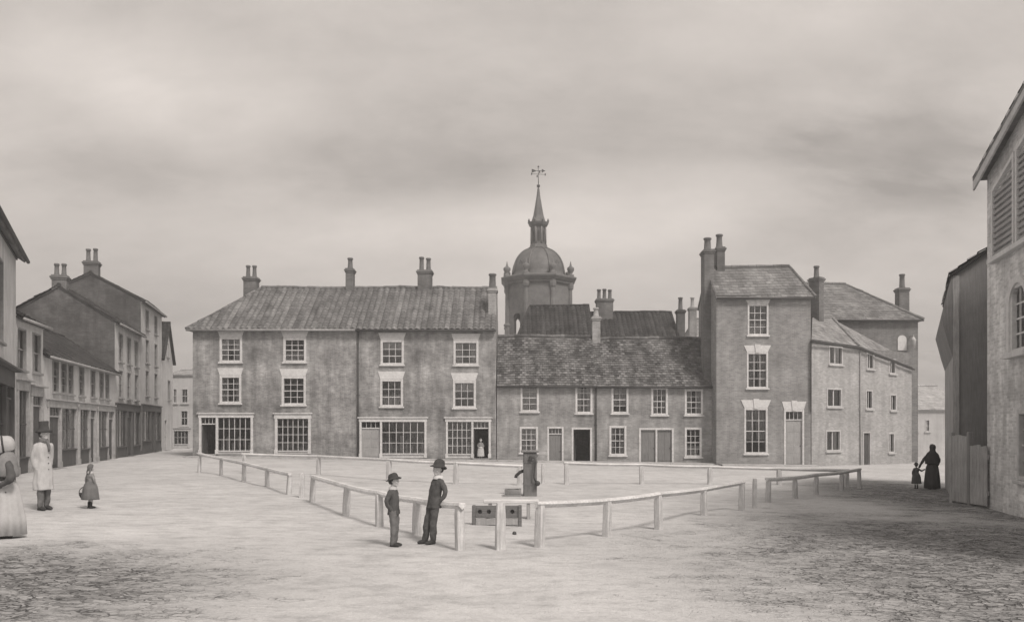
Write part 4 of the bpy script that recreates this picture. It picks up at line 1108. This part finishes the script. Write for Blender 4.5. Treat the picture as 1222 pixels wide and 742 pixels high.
def fuse(mb, voxel, smooth=3, wrinkle=0.0, wscale=14, ws=(1, 1, .45)):
    me = mb.mesh('tmp'); o = bpy.data.objects.new('tmp', me); COL.objects.link(o)
    m = o.modifiers.new('r', 'REMESH'); m.mode = 'VOXEL'; m.voxel_size = voxel; m.use_smooth_shade = True
    if smooth:
        m = o.modifiers.new('s', 'SMOOTH'); m.factor = .5; m.iterations = smooth
    dg = bpy.context.evaluated_depsgraph_get(); dg.update()
    me2 = bpy.data.meshes.new_from_object(o.evaluated_get(dg))
    bpy.data.objects.remove(o); bpy.data.meshes.remove(me)
    if wrinkle:
        ns = [v.normal.copy() for v in me2.vertices]
        for v, nn in zip(me2.vertices, ns):
            p = Vector((v.co.x*ws[0], v.co.y*ws[1], v.co.z*ws[2]))*wscale
            v.co += nn*wrinkle*(noise.noise(p)+.5*noise.noise(p*2.3+Vector((5, 1, 2))))
    for p in me2.polygons: p.use_smooth = True
    return me2
def put(me, name, mats, parent, bend):
    for v in me.vertices: v.co = bend(v.co)
    me.name = name
    me.materials.clear()
    for m in (mats if isinstance(mats, (list, tuple)) else [mats]): me.materials.append(m)
    o = bpy.data.objects.new(name, me); COL.objects.link(o); o.parent = parent
    return o

def person(label, u, v, head_deg, H, spec, XY=None, group=None):
    """figure looking along -Y before turning; all joints as fractions of the height H"""
    kid = spec.get('kid', False); fem = spec.get('fem', False)
    g_ = G(u, v) if XY is None else Vector(XY); z0 = gz(g_.x) + spec.get('lift', -.005)
    root = thing('person', label, 'person', (g_.x, g_.y, z0), math.radians(head_deg), group)
    hz = .078 if kid else .067; hx, hy = hz*.74, hz*.88
    hc = Vector((0, -.012, 1-hz)); zs = 1-2*hz-.045; sw = .103 if (kid or fem) else .106
    lean = spec.get('lean', 0)
    def bend(c):
        z = max(0, c.z-.04*H); return Vector((c.x, c.y + lean*z, c.z))
    S = lambda *p: Vector(p)*H
    # joints
    J = {}
    for sg, nm in ((-1, 'a'), (1, 'b')):
        st = spec.get('stance', .055); fo = spec.get('foot_'+nm, (sg*st, 0))
        J['hip'+nm] = (sg*.05, 0, .50); J['knee'+nm] = ((sg*.05+fo[0])/2, fo[1]*.5-.012, .275); J['ank'+nm] = (fo[0], fo[1]+.01, .045)
        J['sh'+nm] = (sg*(sw-.018), .004, zs-.03)
        arm = spec.get('arm_'+nm, ((sg*(sw+.035), .015, zs-.18), (sg*(sw+.03), -.03, zs-.33)))
        J['el'+nm], J['wr'+nm] = arm[0], arm[1]
        hd = spec.get('hand_'+nm)
        wv, ev = Vector(arm[1]), Vector(arm[0]); J['hd'+nm] = Vector(hd).normalized() if hd else (wv-ev).normalized()
    vs = max(.0048, .0042*H+.0005)
    # ---- body, one surface
    mb = MB(); k = .86
    tr = [(.46, .062, .05, 0, 0), (.52, .083*k, .06*k, 0, 0), (.60, .074*k, .052*k, 0, 0), (.69, .086*k, .058*k, 0, 0), (zs-.05, .09*k, .056*k, 0, .004), (zs-.01, .06, .04, 0, .006), (zs+.025, .034, .034, 0, .006), (1-2*hz+.03, .028, .031, 0, 0)]
    loft(mb, [tuple(x*H for x in r) for r in tr])
    for nm in 'ab':
        limb(mb, [S(*J['hip'+nm]), S(*J['knee'+nm]), S(*J['ank'+nm])], [.055*H, .034*H, .02*H])
        a = J['ank'+nm]; limb(mb, [S(a[0], a[1]+.012, .022), S(a[0], a[1]-.045, .018), S(a[0], a[1]-.085, .014)], [.019*H, .02*H, .014*H])
        limb(mb, [S(*J['sh'+nm]), S(*J['el'+nm]), S(*J['wr'+nm])], [.022*H, .017*H, .0135*H])
        w = S(*J['wr'+nm]); d = J['hd'+nm]; sd = d.cross(Vector((0, 1, 0)))
        sd = (Vector((0, -1, 0)) - d*Vector((0, -1, 0)).dot(d))
        sd = sd.normalized() if sd.length > .2 else Vector((0, 0, 1)); nrm = d.cross(sd)
        inner = nrm if nrm.x*(1 if nm == 'b' else -1) < 0 else -nrm        # palm faces the body
        hl = .098*H*(1.0)
        limb(mb, [w, w+d*hl*.25, w+d*hl*.48], [.013*H, .018*H, .017*H], flat=.62)
        for q_, ln in ((-.9, .80), (-.3, .98), (.3, 1.0), (.9, .88)):
            b0 = w+d*hl*.42+sd*q_*-.0145*H; b1 = b0+d*hl*.24*ln+inner*.004*H; b2 = b1+d*hl*.17*ln+inner*.012*H; b3 = b2+d*hl*.1*ln+inner*.014*H
            limb(mb, [b0, b1, b2, b3], [.0062*H, .006*H, .0055*H, .0048*H], 8, 2)
        b0 = w+d*hl*.16+sd*.012*H; limb(mb, [b0, b0+d*hl*.16+sd*.014*H+inner*.006*H, b0+d*hl*.34+sd*.016*H+inner*.012*H], [.0075*H, .0068*H, .0055*H], 8, 2)
    c = hc*H; tn = spec.get('turn', 0.0); nod = spec.get('nod', 0.0)
    rot = Matrix.Rotation(tn, 3, 'Z') @ Matrix.Rotation(nod, 3, 'X')
    hp = lambda x, y, z: c + rot @ Vector((x*hx, y*hy, z*hz))*H
    def hb(p, r): mb.ball(hp(*p), (r[0]*hx*H, r[1]*hy*H, r[2]*hz*H), 16, 10, rot=rot)
    hb((0, .08, .22), (1, .98, .78)); hb((0, -.12, -.28), (.78, .8, .72)); hb((0, -.45, -.72), (.42, .42, .28)); hb((0, -.78, .28), (.62, .22, .14))
    hb((0, -.98, -.12), (.15, .24, .2)); hb((0, -.94, .05), (.1, .14, .26)); hb((0, -.84, -.5), (.3, .16, .07))
    for sg in (-1, 1): hb((sg*1.0, .08, -.02), (.1, .22, .26)); hb((sg*.5, -.62, -.18), (.32, .26, .24)); hb((sg*.38, -.80, .1), (.17, .12, .1))
    me = fuse(mb, vs, 2)
    ey = [hp(sg*.38, -.9, .1) for sg in (-1, 1)]; mo = hp(0, -.98, -.5)
    for p in me.polygons:
        if min((p.center-e_).length for e_ in ey) < .011*H*1.15: p.material_index = 1
        dl = rot.inverted() @ (p.center-mo)
        if abs(dl.z) < .006*H and abs(dl.x) < .016*H and (dl.y) < .02*H and abs(dl.y) < .03*H: p.material_index = 2
    put(me, 'body', [M['skin'], M['eye'], M['lip']], root, bend)
    # ---- clothes
    W = spec['wear']
    if 'coat' in W:
        m_, zb, flare = W['coat']; mb = MB(); sl_ = W.get('slim', 1.0)
        rings = [(zb, .105*flare, .085*flare, 0, .0), (zb+(.52-zb)*.5, .102*(flare*.5+.5), .078*(flare*.5+.5), 0, 0), (.53, .098, .074, 0, 0), (.60, .092, .07, 0, 0), (.69, .098, .074, 0, 0), (zs-.05, .102, .071, 0, .004), (zs-.01, .084, .054, 0, .006), (zs+.028, .046, .046, 0, .006)]
        if zb > .5: rings = [(zb, .1, .078, 0, 0)] + [r for r in rings if r[0] > zb+.02]
        rings = [(r[0], r[1]*(sl_ if r[0] > .58 else 1), r[2]*(sl_ if r[0] > .66 else 1.06 if zb < .4 else 1), r[3], r[4]) for r in rings]
        loft(mb, [tuple(x*H for x in r) for r in rings])
        for nm in 'ab':
            s1, e1, w1 = S(*J['sh'+nm]), S(*J['el'+nm]), S(*J['wr'+nm])
            limb(mb, [s1, e1, w1-(w1-e1).normalized()*.004*H], [.037*H, .031*H, .026*H])
        put(fuse(mb, .0075*H+.002, 3,   .012*H, 12/H, (1.5, 1.5, .3) if zb < .4 else (1, 1, .8)), 'coat' if zb < .44 else 'jacket', m_, root, bend)
        if W.get('buttons'):
            q = MB()
            for i in range(4):
                zz = .5+.075*i; q.ball(S(.012, -.079 if zz < .62 else -.078, zz), .0075*H, 8, 5)
            for i_, p in enumerate(q.v): q.v[i_] = tuple(bend(Vector(p)))
            q.build('buttons', M['felt_dark'], root)
    if 'trousers' in W:
        mb = MB(); loft(mb, [tuple(x*H for x in r) for r in [(.455, .07, .052, 0, 0), (.51, .086, .06, 0, 0), (.56, .08, .06, 0, 0), (.6, .08, .058, 0, 0)]])
        for nm in 'ab':
            h1, k1, a1 = Vector(J['hip'+nm]), Vector(J['knee'+nm]), Vector(J['ank'+nm])
            lg = .82 if W['coat'][1] < .4 else 1.0
            limb(mb, [h1*H, k1*H, (a1+Vector((0, 0, .005)))*H], [.062*H*lg, .047*H*lg, .038*H*(lg+1)/2])
        put(fuse(mb, .0075*H+.002, 3, .010*H, 15/H, (1, 1, .8)), 'trousers', W['trousers'], root, bend)
    if 'skirt' in W:
        m_, rx, ry, zb = W['skirt']; mb = MB(); seg = 72; v = []; f = []
        prof = [(.60, .078, .06), (.57, .1, .08), (.5, .1+(rx-.1)*.42, .08+(ry-.08)*.45), (.35, .1+(rx-.1)*.72, .08+(ry-.08)*.72), (.2, .1+(rx-.1)*.9, .08+(ry-.08)*.9), (zb, rx, ry), (zb, rx*.93, ry*.93), (.4, .08, .07)]
        if kid: prof = [(.66, .072, .056), (.62, .09, .075), (.55, .1+(rx-.1)*.4, .08+(ry-.08)*.45), (.44, .1+(rx-.1)*.75, .08+(ry-.08)*.75), (zb+.03, rx*.97, ry*.97), (zb, rx, ry), (zb, rx*.92, ry*.92), (.5, .08, .07)]
        ph = R.uniform(0, 6)
        for z, a_, b_ in prof:
            amp = max(0, min(1, (.6-z)/.45))
            for k_ in range(seg):
                a = 2*PI*k_/seg; w_ = 1+amp*(.05*math.sin(a*11+ph+.8*math.sin(a*2))+.035*math.sin(a*7+ph*2))
                v.append(((a_*w_*math.cos(a))*H, (b_*w_*math.sin(a)+W.get('sweep', 0)*amp*(.5+.5*math.sin(a)))*H, z*H))
        for i in range(len(prof)-1):
            for k_ in range(seg): f.append((i*seg+k_, (i+1)*seg+k_, (i+1)*seg+(k_+1) % seg, i*seg+(k_+1) % seg))
        mb.add([bend(Vector(p)) for p in v], f, 0, True); mb.build('skirt', m_, root)
    if 'apron' in W:
        mb = MB(); m_, rx, ry, zb = W['apron']; v = []; f = []; n = 14
        for j, (z, s_) in enumerate(((.59, .5), (.5, .66), (.35, .83), (.2, .95), (zb, 1.04))):
            for i in range(n+1):
                a = -PI/2 + (i/n-.5)*1.7; w_ = 1.04+.03*math.sin(i*1.7)
                v.append(bend(Vector((rx*s_*w_*math.cos(a)*H, (ry*s_*w_*math.sin(a)-.01)*H, z*H))))
        for j in range(4):
            for i in range(n): f.append((j*(n+1)+i, (j+1)*(n+1)+i, (j+1)*(n+1)+i+1, j*(n+1)+i+1))
        mb.add(v, f, 0, True); mb.build('apron', m_, root)
    if 'shawl' in W:
        m_, zb, over = W['shawl']; mb = MB()
        loft(mb, [tuple(x*H for x in r) for r in [(zb, .15, .105, 0, .01), (zb+.06, .155, .105, 0, .01), (zs-.1, .15, .098, 0, .008), (zs-.02, .118, .08, 0, .008), (zs+.025, .066, .06, 0, .01), (zs+.05, .05, .052, 0, .01)]])
        if over:
            loft(mb, [tuple(x*H for x in r) for r in [(zs+.0, .075, .068, 0, .016), (1-2*hz+.01, hx*1.1, hy*1.02, 0, .018), (1-hz, hx*1.25, hy*1.15, 0, .022), (1-hz*.3, hx*1.1, hy*1.02, 0, .02), (1+.008, hx*.5, hy*.5, 0, .018)]])
        put(fuse(mb, .008*H+.002, 3, .008*H, 13/H), 'shawl', m_, root, bend)
    for nm in 'ab':
        if 'boots' in W:
            mb = MB(); a = J['ank'+nm]
            limb(mb, [S(a[0], a[1], .13 if W.get('tall_boots') is None else .2), S(a[0], a[1]+.004, .05), S(a[0], a[1]+.01, .026)], [.031*H, .027*H, .026*H]); limb(mb, [S(a[0], a[1]+.012, .026), S(a[0], a[1]-.05, .023), S(a[0], a[1]-.095, .018)], [.026*H, .027*H, .018*H])
            mb.box((a[0]-.022)*H, (a[0]+.022)*H, (a[1]-.1)*H, (a[1]+.035)*H, .002*H, .012*H)
            put(fuse(mb, .0065*H+.001, 2), 'boot', W['boots'], root, bend)
    if 'collar' in W:
        mb = MB(); mb.lathe([(.062*H, zs*H+.0*H), (.06*H, (zs+.03)*H), (.044*H, (zs+.045)*H), (.036*H, (zs+.04)*H)], (0, .004*H, 0), 20, 0, True, 1.15, .95, cap=False)
        for i_, p in enumerate(mb.v): mb.v[i_] = tuple(bend(Vector(p)))
        mb.build('collar', W['collar'], root)
    if 'scarf' in W:
        mb = MB(); mb.lathe([(.05*H, (zs+.012)*H), (.056*H, (zs+.03)*H), (.046*H, (zs+.056)*H), (.034*H, (zs+.05)*H)], (0, .0, 0), 18, 0, True, 1.05, 1.0, cap=False)
        limb(mb, [S(.01, -.052, zs+.03), S(.016, -.078, zs-.03), S(.018, -.084, zs-.09)], [.014*H, .017*H, .012*H], 8, 3)
        mb.build('scarf', W['scarf'], root)
    if 'hair' in W:
        m_, length = W['hair']; mb = MB(); seg, rg_ = 28, 20; idx = {}; v = []; f = []
        for i in range(rg_+1):
            th = PI*i/rg_
            for k_ in range(seg):
                a = 2*PI*k_/seg; x, y, z = math.sin(th)*math.cos(a), math.sin(th)*math.sin(a), math.cos(th)
                w_ = 1.12+.05*noise.noise(Vector((x*4, y*4, z*3)))
                v.append(bend(hp(x*w_*1.02, .1+y*w_*1.02, .16+z*w_*.96 - (length if z < 0 and y > -.1 else 0)*(-z))))
        for i in range(rg_):
            for k_ in range(seg):
                a = 2*PI*(k_+.5)/seg; th = PI*(i+.5)/rg_; y, z = math.sin(th)*math.sin(a), math.cos(th)
                if (y < -.32 and z < .42) or z < -.72 or (z < -.15 and y < -.05): continue
                f.append((i*seg+k_, (i+1)*seg+k_, (i+1)*seg+(k_+1) % seg, i*seg+(k_+1) % seg))
        mb.add(v, f, 0, True); ho = mb.build('hair', m_, root)
        if W.get('plaits'):
            for sg in (-1, 1):
                q = MB(); q.tube([bend(hp(sg*.8, .6, -.3)), bend(hp(sg*.9, .9, -1.1)), bend(hp(sg*.75, 1.05, -1.9))], [.016*H, .018*H, .008*H], 8); q.build('plait', m_, ho)
    hm = W.get('hat')
    if hm:
        kind, m_ = hm; mb = MB(); tilt = Matrix.Rotation(W.get('hat_tilt', -.06), 3, 'X')
        T = lambda p: bend(c + rot @ (tilt @ (Vector(p)) + Vector((0, .05*hy*H, .46*hz*H))))
        if kind == 'top':
            prof = [(hx*1.12, .0), (hx*1.75, -.012), (hx*1.82, .004), (hx*1.6, .016), (hx*1.14, .02), (hx*1.02, .075), (hx*1.08, .118), (hx*1.02, .128), (.002, .132)]
            mb.lathe([(r*H, z*H) for r, z in prof], (0, 0, 0), 28, 0, True, 1, 1.14, cap=False)
        elif kind == 'cap':
            mb.lathe([(r*H, z*H) for r, z in [(hx*1.1, -.02), (hx*1.16, .005), (hx*1.2, .025), (hx*1.02, .05), (hx*.6, .064), (.002, .068)]], (0, 0, 0), 26, 0, True, 1, 1.14, cap=False)
            v = []; f = []
            for j in range(4):
                for i in range(11):
                    a = -PI/2+(i/10-.5)*2.2; r = hx*(1.05+.27*j)*H; v.append((r*math.cos(a)*(1-.04*j), r*math.sin(a)*1.14, (-.006-.006*j*j*.6)*H))
            for j in range(3):
                for i in range(10): f.append((j*11+i, j*11+i+1, (j+1)*11+i+1, (j+1)*11+i))
            n0 = len(v); v += [(p[0], p[1], p[2]-.008*H) for p in v]; f += [tuple(i_+n0 for i_ in reversed(q_)) for q_ in f]
            mb.add(v, f, 0, True)
        elif kind == 'bowler':
            mb.lathe([(r*H, z*H) for r, z in [(hx*1.1, -.004), (hx*1.6, -.02), (hx*1.8, -.012), (hx*1.45, .002), (hx*1.14, .01), (hx*1.12, .035), (hx*.95, .062), (hx*.5, .076), (.002, .078)]], (0, 0, 0), 28, 0, True, 1, 1.14, cap=False)
        elif kind == 'bonnet':
            v = []; f = []; n = 22
            rows = [(-1.05, 1.72, .16), (-.6, 1.52, .12), (0, 1.38, .1), (.6, 1.36, .08), (1.1, 1.2, .05), (1.42, .8, .0), (1.55, .02, -.02)]
            for y, r, dz in rows:
                for i in range(n+1):
                    a = -.75 + (PI+1.5)*i/n; wv_ = 1+.03*math.sin(i*2.6)
                    v.append(bend(hp(r*wv_*math.cos(a), y, .0+dz+r*1.02*wv_*math.sin(a))))
            for j in range(len(rows)-1):
                for i in range(n): f.append((j*(n+1)+i, (j+1)*(n+1)+i, (j+1)*(n+1)+i+1, j*(n+1)+i+1))
            mb.add(v, f, 0, True); bo = mb.build('bonnet', m_, root); mb = None
            q = MB(); q.tube([bend(hp(1.41*math.cos(a_), -.35, .1+1.44*math.sin(a_))) for a_ in [-.75+(PI+1.5)*i/20 for i in range(21)]], .011*H, 6); q.tube([bend(hp(1.0, -.4, -.85)), bend(hp(.5, -.9, -1.15)), bend(hp(0, -.95, -1.25)), bend(hp(-.5, -.9, -1.15)), bend(hp(-1.0, -.4, -.85))], .008*H, 6); q.build('ribbon', M['felt_dark'], bo)
        if mb:
            mb.v = [tuple(T(Vector(p)+Vector((0, 0, 1))*((.02 if kind == 'bowler' else .004)*H*noise.noise(Vector(p)*9/H+Vector((H*7, 2, 1))))+Vector(p).normalized()*(.008*H*noise.noise(Vector(p)*14/H) if kind == 'bowler' else 0))) for p in mb.v]; mb.build('hat' if kind != 'cap' else 'cap', m_, root)
    return root, J, S, bend

def world(root, p):
    m = Matrix.Translation(root.location) @ Matrix.Rotation(root.rotation_euler.z, 4, 'Z'); return m @ Vector(p)
zk = 1-2*.078-.045
pocket = lambda sg, sw=.105: ((sg*(sw+.05), .045, zk-.165), (sg*(sw-.012), .004, zk-.295))
person('boy in dark suit and white collar leaning back on the rail, hands in pockets', 511.5, 648, -55, 1.31,
       dict(kid=True, lean=.17, foot_a=(-.05, -.03), foot_b=(.055, .02), arm_a=pocket(-1), arm_b=pocket(1), hand_a=(.2, -.05, -1), hand_b=(-.2, -.05, -1), turn=.2, nod=.12,
            wear=dict(coat=(M['cloth_dark'], .44, 1.0), buttons=True, trousers=M['cloth_dark'], boots=M['leather'], collar=M['cloth_white'], hair=(M['hair_dark'], .0), hat=('bowler', M['felt_dark']), hat_tilt=-.3)))
person('smaller boy in round brimmed hat facing the boy who leans on the rail', 470.5, 651, 78, 1.12,
       dict(kid=True, lean=.02, arm_a=pocket(-1), arm_b=pocket(1), hand_a=(.2, -.05, -1), hand_b=(-.2, -.05, -1), stance=.05, nod=.0,
            wear=dict(coat=(M['cloth_dark'], .45, 1.0), trousers=M['cloth_grey'], boots=M['leather'], collar=M['cloth_light'], hair=(M['hair_dark'], .0), hat=('bowler', M['felt_dark']), hat_tilt=-.22)))
za = 1-2*.067-.045
person('man in long pale coat, dark neckcloth and tall dark hat standing before the shops', 52, 607.5, 62, 1.74,
       dict(stance=.05, foot_a=(-.05, -.02), foot_b=(.055, .015), arm_a=((-.112, .035, za-.18), (-.08, .012, za-.31)), arm_b=((.112, .035, za-.18), (.08, .012, za-.31)), hand_a=(.12, .05, -1), hand_b=(-.12, .05, -1), turn=.15,
            wear=dict(coat=(M['cloth_light'], .25, 1.12), slim=.88, buttons=True, trousers=M['cloth_grey'], boots=M['leather'], scarf=M['cloth_grey'], hair=(M['hair_dark'], .0), hat=('top', M['felt_dark']))))
person('woman in pale bonnet, shawl and full skirt, elbow out, with dark sleeves', 8, 640.5, -62, 1.60,
       dict(fem=True, foot_a=(-.04, -.02), foot_b=(.04, .01), arm_a=((-.19, .02, za-.17), (-.08, -.10, za-.27)), arm_b=((.215, .05, za-.2), (.11, -.08, za-.3)), hand_a=(.6, -.5, -.2), hand_b=(-.8, -.4, -.2), nod=.14,
            wear=dict(coat=(M['cloth_dark'], .46, 1.1), skirt=(M['cloth_light'], .142, .14, .03), apron=(M['cloth_dark'], .147, .145, .06), boots=M['leather'], shawl=(M['cloth_shawl'], za-.2, False), hair=(M['hair_dark'], .1), hat=('bonnet', M['straw']), sweep=.04)))
person('little girl with plaits in grey frock walking away with a basket', 108, 605.5, 150, .96,
       dict(kid=True, stance=.04, arm_a=((-.14, .0, zk-.16), (-.12, -.06, zk-.3)), arm_b=((.145, .01, zk-.16), (.15, -.04, zk-.3)),
            wear=dict(coat=(M['cloth_midgrey'], .5, 1.0), skirt=(M['cloth_grey'], .205, .18, .2), boots=M['leather'], collar=M['cloth_light'], hair=(M['hair_mid'], .35), plaits=True)))
# her basket
g_ = G(103, 605)
q = MB(); z = .30
q.lathe([(.075, 0), (.1, .06), (.108, .12), (.1, .122), (.09, .06), (.06, .015)], (0, 0, 0), 18, 0, True, 1.2, .85)
q.tube([(.12*math.cos(PI*i/12), 0, .12+.13*math.sin(PI*i/12)) for i in range(13)], .009, 6)
o = q.build('basket', M['hair_dark'], None, (g_.x-.01, g_.y-.03, gz(g_.x)+z-.09)); o.rotation_euler = (0, 0, .4); tag(o, 'small dark basket carried by the little girl in grey', 'basket')
person('small girl in pale frock standing inside the shop doorway of the brick terrace', 573, 546, 6, 1.2,
       dict(kid=True, lift=.055, stance=.04, arm_a=((-.14, .01, zk-.16), (-.07, -.085, zk-.25)), arm_b=((.14, .01, zk-.16), (.06, -.085, zk-.25)), hand_a=(.8, -.4, -.2), hand_b=(-.8, -.4, -.2),
            wear=dict(coat=(M['cloth_midgrey'], .5, 1.0), skirt=(M['cloth_light'], .17, .15, .16), boots=M['leather'], hair=(M['hair_mid'], .3))), XY=(fx(573.8), YF-.12))
wm, Jw, Sw, bw = person('woman wrapped in a dark hooded shawl leading a small child by the hand', 1112.5, 583.5, 176, 1.52,
       dict(fem=True, arm_a=((-.15, .0, za-.18), (-.13, -.05, za-.3)), arm_b=((.2, -.01, za-.19), (.275, -.03, za-.33)), hand_b=(.6, -.1, -.8),
            wear=dict(coat=(M['cloth_black'], .46, 1.1), skirt=(M['cloth_black'], .165, .16, .02), boots=M['leather'], shawl=(M['cloth_black'], za-.26, True), hair=(M['hair_dark'], .1))))
ch, Jc, Sc, bc = person('small child in dark frock and round hat holding the shawled woman by the hand', 1093.5, 583.0, 170, .88,
       dict(kid=True, stance=.04, arm_a=((-.19, .0, zk-.1), (-.32, -.02, zk-.04)), arm_b=((.14, .01, zk-.16), (.12, -.04, zk-.28)), hand_a=(-.8, 0, .5),
            wear=dict(coat=(M['cloth_dark'], .5, 1.0), skirt=(M['cloth_dark'], .18, .16, .2), boots=M['leather'], hair=(M['hair_dark'], .1), hat=('bowler', M['felt_dark']))))

# ================================================================== thin smoke haze over the town
hm_ = bpy.data.materials.new('town_haze'); hm_.use_nodes = True; ht = hm_.node_tree; ht.nodes.remove(ht.nodes['Principled BSDF'])
pv_ = ht.nodes.new('ShaderNodeVolumePrincipled'); pv_.inputs['Color'].default_value = (.9, .9, .9, 1); pv_.inputs['Density'].default_value = .003; pv_.inputs['Anisotropy'].default_value = .2
ht.links.new(pv_.outputs[0], ht.nodes['Material Output'].inputs['Volume'])
q = MB(); q.box(-520, 640, -110, 640, -3.2, 27.5); hz_ = q.build('haze', hm_); hz_['kind'] = 'stuff'

# ================================================================== sky, sun, camera
SUN_EL, SUN_DIR = math.radians(49), Vector((.56, -.828))    # direction on plan from which the light comes
w = bpy.data.worlds.new('World'); scene.world = w; w.use_nodes = True
nt = w.node_tree; bg = nt.nodes['Background']; nn = nt.nodes.new
sky = nn('ShaderNodeTexSky'); sky.sky_type = 'NISHITA'; sky.sun_disc = False; sky.sun_elevation = SUN_EL; sky.sun_rotation = math.atan2(SUN_DIR.x, SUN_DIR.y); sky.air_density = 1.0; sky.dust_density = 3.0
bw_ = nn('ShaderNodeRGBToBW'); nt.links.new(sky.outputs[0], bw_.inputs[0])
tc = nn('ShaderNodeTexCoord'); sp = nn('ShaderNodeSeparateXYZ'); nt.links.new(tc.outputs['Generated'], sp.inputs[0])
def wm_(op, a, b=None, c=None):
    x = nn('ShaderNodeMath'); x.operation = op
    for i, q_ in enumerate((a, b, c)):
        if q_ is None: continue
        if isinstance(q_, (int, float)): x.inputs[i].default_value = q_
        else: nt.links.new(q_, x.inputs[i])
    return x.outputs[0]
def wr_(v, a, b, c, d):
    x = nn('ShaderNodeMapRange'); nt.links.new(v, x.inputs[0])
    for i, q_ in enumerate((a, b, c, d)): x.inputs[i+1].default_value = q_
    return x.outputs[0]
zc_ = wm_('ADD', wm_('MAXIMUM', sp.outputs[2], 0.0), .42)
cv = nn('ShaderNodeCombineXYZ'); nt.links.new(wm_('DIVIDE', sp.outputs[0], zc_), cv.inputs[0]); nt.links.new(wm_('DIVIDE', sp.outputs[1], zc_), cv.inputs[1])
def wn_(scale, det, rough, off, st=(1, 1, 1), dist=0.0):
    mp = nn('ShaderNodeMapping'); mp.inputs['Location'].default_value = off; mp.inputs['Scale'].default_value = st; nt.links.new(cv.outputs[0], mp.inputs[0])
    x = nn('ShaderNodeTexNoise'); x.inputs['Scale'].default_value = scale; x.inputs['Detail'].default_value = det; x.inputs['Roughness'].default_value = rough; x.inputs['Distortion'].default_value = dist
    nt.links.new(mp.outputs[0], x.inputs['Vector']); return x.outputs['Fac']
c1 = wn_(.9, 6, .58, (3.1, .7, 0), (.8, 1.2, 1), .3); c2 = wn_(2.6, 7, .62, (1.0, 5.0, 2), (.6, 1.3, 1), .4); c3 = wn_(7, 6, .65, (7, 2, 1), (.8, 1.2, 1))
cl = wm_('ADD', wm_('ADD', wm_('MULTIPLY', c1, .34), wm_('MULTIPLY', c2, .40)), wm_('MULTIPLY', c3, .26))
# cloud masses standing over the town: (azimuth, height) centres, sizes, lightening or darkening
az = wm_('ARCTAN2', sp.outputs[0], sp.outputs[1]); el = wm_('ARCSINE', sp.outputs[2])
tot = cl
for a_, e_, ra, re, amp in ((-.36, .355, .12, .05, .085), (-.47, .36, .09, .04, .05), (.43, .30, .10, .05, -.085), (.41, .225, .11, .035, -.075), (.1, .36, .2, .05, -.025), (-.1, .20, .25, .05, .06), (.14, .245, .22, .04, .07), (.28, .44, .2, .05, .05), (-.45, .265, .1, .03, -.06), (-.12, .31, .14, .05, -.06)):
    dx = wm_('DIVIDE', wm_('SUBTRACT', az, a_), ra); dy = wm_('DIVIDE', wm_('SUBTRACT', el, e_), re)
    d2 = wm_('ADD', wm_('ADD', wm_('MULTIPLY', dx, dx), wm_('MULTIPLY', dy, dy)), wm_('MULTIPLY', wm_('SUBTRACT', c2, .5), 5.0))
    gs = wr_(d2, 0.0, 2.4, 1, 0); tot = wm_('ADD', tot, wm_('MULTIPLY', wm_('MULTIPLY', gs, gs), amp*1.9))
cloud = wr_(tot, .24, .72, 3.2, 7.4)
mixf = nn('ShaderNodeMix'); mixf.data_type = 'FLOAT'; mixf.inputs[0].default_value = .82
nt.links.new(bw_.outputs[0], mixf.inputs[2]); nt.links.new(cloud, mixf.inputs[3])
TINT = (1.0, .918, .856)
cb = nn('ShaderNodeCombineColor')
for i in range(3): nt.links.new(wm_('MULTIPLY', mixf.outputs[0], TINT[i]), cb.inputs[i])
nt.links.new(cb.outputs[0], bg.inputs['Color']); bg.inputs['Strength'].default_value = .1

sl = bpy.data.lights.new('sun', 'SUN'); sl.energy = 2.3; sl.angle = math.radians(13); sl.color = TINT
so = bpy.data.objects.new('sun', sl); COL.objects.link(so)
dirv = Vector((SUN_DIR.x*math.cos(SUN_EL), SUN_DIR.y*math.cos(SUN_EL), math.sin(SUN_EL)))
so.rotation_euler = dirv.to_track_quat('Z', 'Y').to_euler(); so.location = (30, -20, 40)

cam = bpy.data.cameras.new('camera'); co = bpy.data.objects.new('camera', cam); COL.objects.link(co)
co.location = (0, 0, CH); co.rotation_euler = (PI/2, 0, 0); cam.sensor_width = 36; cam.sensor_fit = 'HORIZONTAL'
cam.lens = 36*F/1222; cam.shift_x = 0; cam.shift_y = (V0-371)/1222; cam.clip_end = 4000; cam.clip_start = .1
scene.camera = co
scene.view_settings.view_transform = 'Standard'; scene.view_settings.look = 'None'; scene.view_settings.exposure = .37; scene.view_settings.gamma = 1.0
scene.view_settings.use_curve_mapping = False
scene.cycles.max_bounces = 6; scene.cycles.transparent_max_bounces = 12
